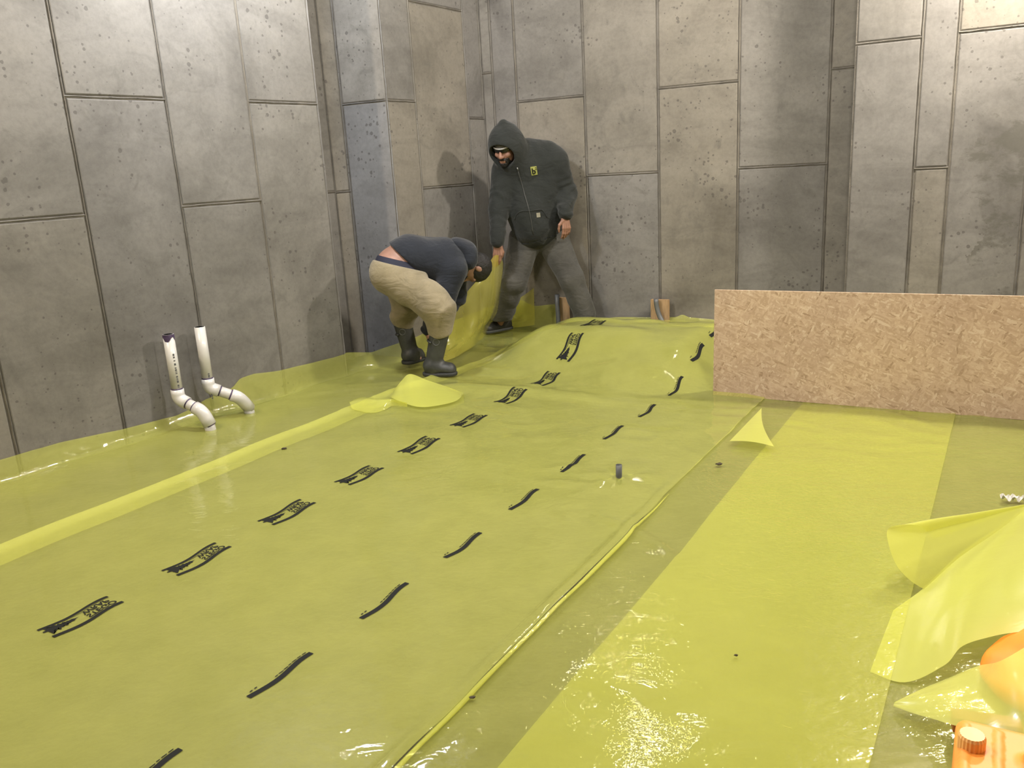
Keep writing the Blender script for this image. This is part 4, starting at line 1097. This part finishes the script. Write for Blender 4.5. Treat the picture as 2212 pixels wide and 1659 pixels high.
def trunk(P, o=0.0):
    d = rc(P, K['pel'] + [.0, 0, .0], K['wst'] + [.02, 0, 0], .125 + o, .125 + o)
    d = smin(d, rc(P, K['hipN'] + [.01, .05, .01], K['hipF'] + [.01, -.05, .01], .125 + o, .125 + o), .06)
    d = smin(d, rc(P, K['wst'] + [0, -.05, 0], K['che'] + [0, -.05, 0], .118 + o, .13 + o), .05)
    d = smin(d, rc(P, K['wst'] + [0, .07, .0], K['che'] + [0, .08, 0], .118 + o, .13 + o), .05)
    return d
def body2(P):
    d = head2(P)
    d = smin(d, rc(P, K_(0, -.02, -.06), K['nek'] + [-.05, 0, 0], .05, .06), .03)
    d = smin(d, trunk(P), .05); d = smin(d, rc(P, K['shN'], K['shF'], .06, .06), .05)
    for a, b, c, h in (('shN', 'elN', 'wrN', hN), ('shF', 'elF', 'wrF', hF)):
        d = smin(d, rc(P, K[a], K[b], .05, .04), .03); d = smin(d, rc(P, K[b], K[c], .04, .027), .02); e = None
        for (p_, q_, r0, r1) in h:
            x_ = rc(P, p_, q_, r0, r1); e = x_ if e is None else smin(e, x_, .004)
        d = smin(d, e, .012)
    for a, b, c, e_ in (('hipN', 'knN', 'bnN', 'anN'), ('hipF', 'knF', 'bnF', 'anF')):
        d = smin(d, rc(P, K[a], K[b], .10, .06), .05); d = smin(d, rc(P, K[b], K[c], .055, .048), .03); d = smin(d, rc(P, K[c], K[e_], .048, .036), .03); d = smin(d, rc(P, K[e_], K[e_] + np.array([.05, .01, -.030]), .034, .024), .02)
    return d
lo2 = np.array([-1.15, 5.0, -.02]); hi2 = np.array([-.05, 6.15, 1.05])
solid('body', body2, lo2, hi2, .0058, M_skin2, p2)
# planes through the waist: trousers below, jacket beyond
def plane(pa, pb, depth, toward):
    a = at(*pa, depth); b = at(*pb, depth); n_ = np.cross(unit(b - a), unit(ray(*pa) + np.array([.10, 0, 0]))); n_ = unit(n_); q = at(*toward, depth)
    if (q - a) @ n_ < 0: n_ = -n_
    return a, n_
wa, wn = plane((806, 560), (892, 580), 5.6, (830, 640))      # towards the trousers
ja_, jn = plane((832, 517), (896, 575), 5.6, (940, 520))     # towards the jacket
def pants2(P):
    d = trunk(P, .010)
    for a, b, c, st_ in (('hipN', 'knN', 'bnN', 1), ('hipF', 'knF', 'bnF', 2)):
        e = smin(rc(P, K[a], K[b], .148, .108), rc(P, K[b], K[c], .104, .086), .04)
        ax = unit(K[b] - K[a]); q = (P - K[a]) @ ax
        e = e + .008 * np.sin(q * 46 + 12 * n3(P, 4, 11 + st_)) * sstep(.05, .35, q) * (.9 + n3(P, 5, 23)) + .006 * n3(P, 8, 13)
        zz = (P - K[c]) @ unit(K[c] - K[b]); e = smax(e, zz - .035, .015)
        d = smin(d, e, .03)
    return smax(d, -((P - wa) @ wn), .006)
solid('trousers', pants2, lo2, hi2, .0085, M_beige, p2)
def under(P):
    d = body2(P) - .006; q = (P - wa) @ wn
    d = np.maximum(d, trunk(P, .06)); return np.maximum(d, np.abs(q + .010) - .026)
solid('underwear_band', under, lo2, hi2, .007, simple('navy_cotton', (.012, .014, .035), .8), p2)
def jacket(P):
    d = trunk(P, .022) + .005 * n3(P, 10, 15)
    d = smin(d, rc(P, K['che'] + [.02, 0, .01], K['nek'] + [-.04, 0, .0], .145, .10), .06)
    d = smin(d, rc(P, K['shN'] + [-.02, .05, .02], K['shF'] + [-.02, -.04, .0], .105, .10), .06)
    d = smin(d, rc(P, K['wst'] + [.06, 0, -.03], K['che'] + [.0, 0, -.06], .11, .13), .06)
    d = smax(d, -((P - ja_) @ jn), .01)
    for a, b, c in (('shN', 'elN', 'wrN'), ('shF', 'elF', 'wrF')):
        e = smin(rc(P, K[a], K[b], .098, .072), rc(P, K[b], K[c] + (K[b] - K[c]) * .08, .070, .046), .03)
        q = (P - K[a]) @ unit(K[c] - K[a]); e = e + .005 * np.sin(q * 80 + 12 * n3(P, 6, 16)) * sstep(.1, .25, q) + .004 * n3(P, 18, 17)
        d = smin(d, e, .03)
    return d
solid('jacket', jacket, lo2, hi2, .0075, M_navy, p2)
def hood2(P):
    b0_ = K_(0, -.060, -.120)
    d = ell(P, b0_, (.120, .075, .058), KR); d = smin(d, rc(P, K_(-.08, -.02, -.11), K_(.08, -.02, -.11), .055, .055), .05); d = smin(d, ell(P, K_(0, -.085, -.165), (.10, .05, .09), KR), .05)
    return smax(d, -ell(P, K_(0, .02, .0), (.088, .118, .112), KR), .01) + .004 * n3(P, 14, 18)
solid('hood', hood2, kc - .28, kc + .25, .0065, M_navy, p2)
def hair2(P):
    d = ell(P, K_(0, -.012, .020), (.082, .104, .106), KR) + .004 * n3(P, 60, 19); q = (P - kc) @ KR
    d = smax(d, q[:, 1] - .062 - .5 * q[:, 2], .01)
    return smax(d, -(q[:, 2] + .055 - .3 * np.maximum(q[:, 1] + .02, 0) * -1.2), .01)
solid('hair', hair2, kc - .18, kc + .19, .005, M_hair, p2)
def boot(P, top, an, toe, zf):
    d = rc(P, top, an, .066, .056); ax = unit(an - top)
    d = smax(d, -((P - top) @ ax) - .008, .004)
    h = np.array([an[0], an[1], zf + .045]); dv = unit((toe - an) * [1, 1, 0]); t_ = np.array([toe[0], toe[1], zf + .042])
    d = smin(d, rc(P, h - dv * .012, t_ - dv * .04, .052, .045), .035)
    d = smin(d, rc(P, an, h, .052, .052), .03)
    q = (P - top) @ ax; d = d + .003 * np.sin(q * 70 + 4 * n3(P, 6, 20)) * sstep(.15, .25, q)
    return smax(d, zf - P[:, 2], .006)
toN = g(984, 806, .04); toF = at(915, 776, 5.92)
for top, an, toe, zf in ((K['bnN'], K['anN'], toN, .028), (K['bnF'], K['anF'], toF, .028)):
    lo_ = np.minimum(np.minimum(top, an), toe) - .13; hi_b = np.maximum(np.maximum(top, an), toe) + .1; lo_[2] = -.02
    bt_ = solid('rubber_boot', lambda P: boot(P, top, an, toe, zf), lo_, hi_b, .006, M_boot, p2)
    dv = unit((toe - an) * [1, 1, 0])
    def bsole(P):
        a_ = np.array([an[0], an[1], zf + .012]); d = rc(P, a_ - dv * .02, np.array([toe[0], toe[1], zf + .012]) - dv * .04, .058, .052)
        return np.maximum(np.maximum(d, zf - .003 - P[:, 2]), P[:, 2] - (zf + .022))
    so_ = link('boot_sole', mesh('boot_sole', *polygonize(bsole, lo_, hi_b, .005)), simple('dark_rubber', (.03, .032, .032), .6)); so_.parent = bt_
    ax = unit(an - top); rr_ = .0665
    ring = tube('boot_rim', [top - ax * .006, top + ax * .012], rr_ + .004, 28); ro = link('boot_rim', ring, M_boot); ro.parent = bt_
    side = unit(np.array([-.15, -1, 0.])); cc_ = top + ax * .075 + side * .0655
    V = []; n = 24
    for k in range(n):
        a = 2 * math.pi * k / n; u_ = unit(np.cross(ax, side)); V.append(cc_ + (u_ * math.cos(a) + ax * math.sin(a)) * .021 - side * (.006 * abs(math.cos(a))))
    V.append(V[0]); lo_o = link('boot_emblem', tube('boot_emblem', V, .0028, 8), simple('worn_rubber', (.12, .125, .125), .5)); lo_o.parent = bt_
    cs = [top + ax * .09 + (unit(np.cross(ax, side)) * math.sin(a) + side * math.cos(a)) * .0675 for a in np.linspace(.5, 2.6, 12)]
    so_ = link('boot_strap', tube('boot_strap', cs, .007, 8), M_boot); so_.parent = bt_
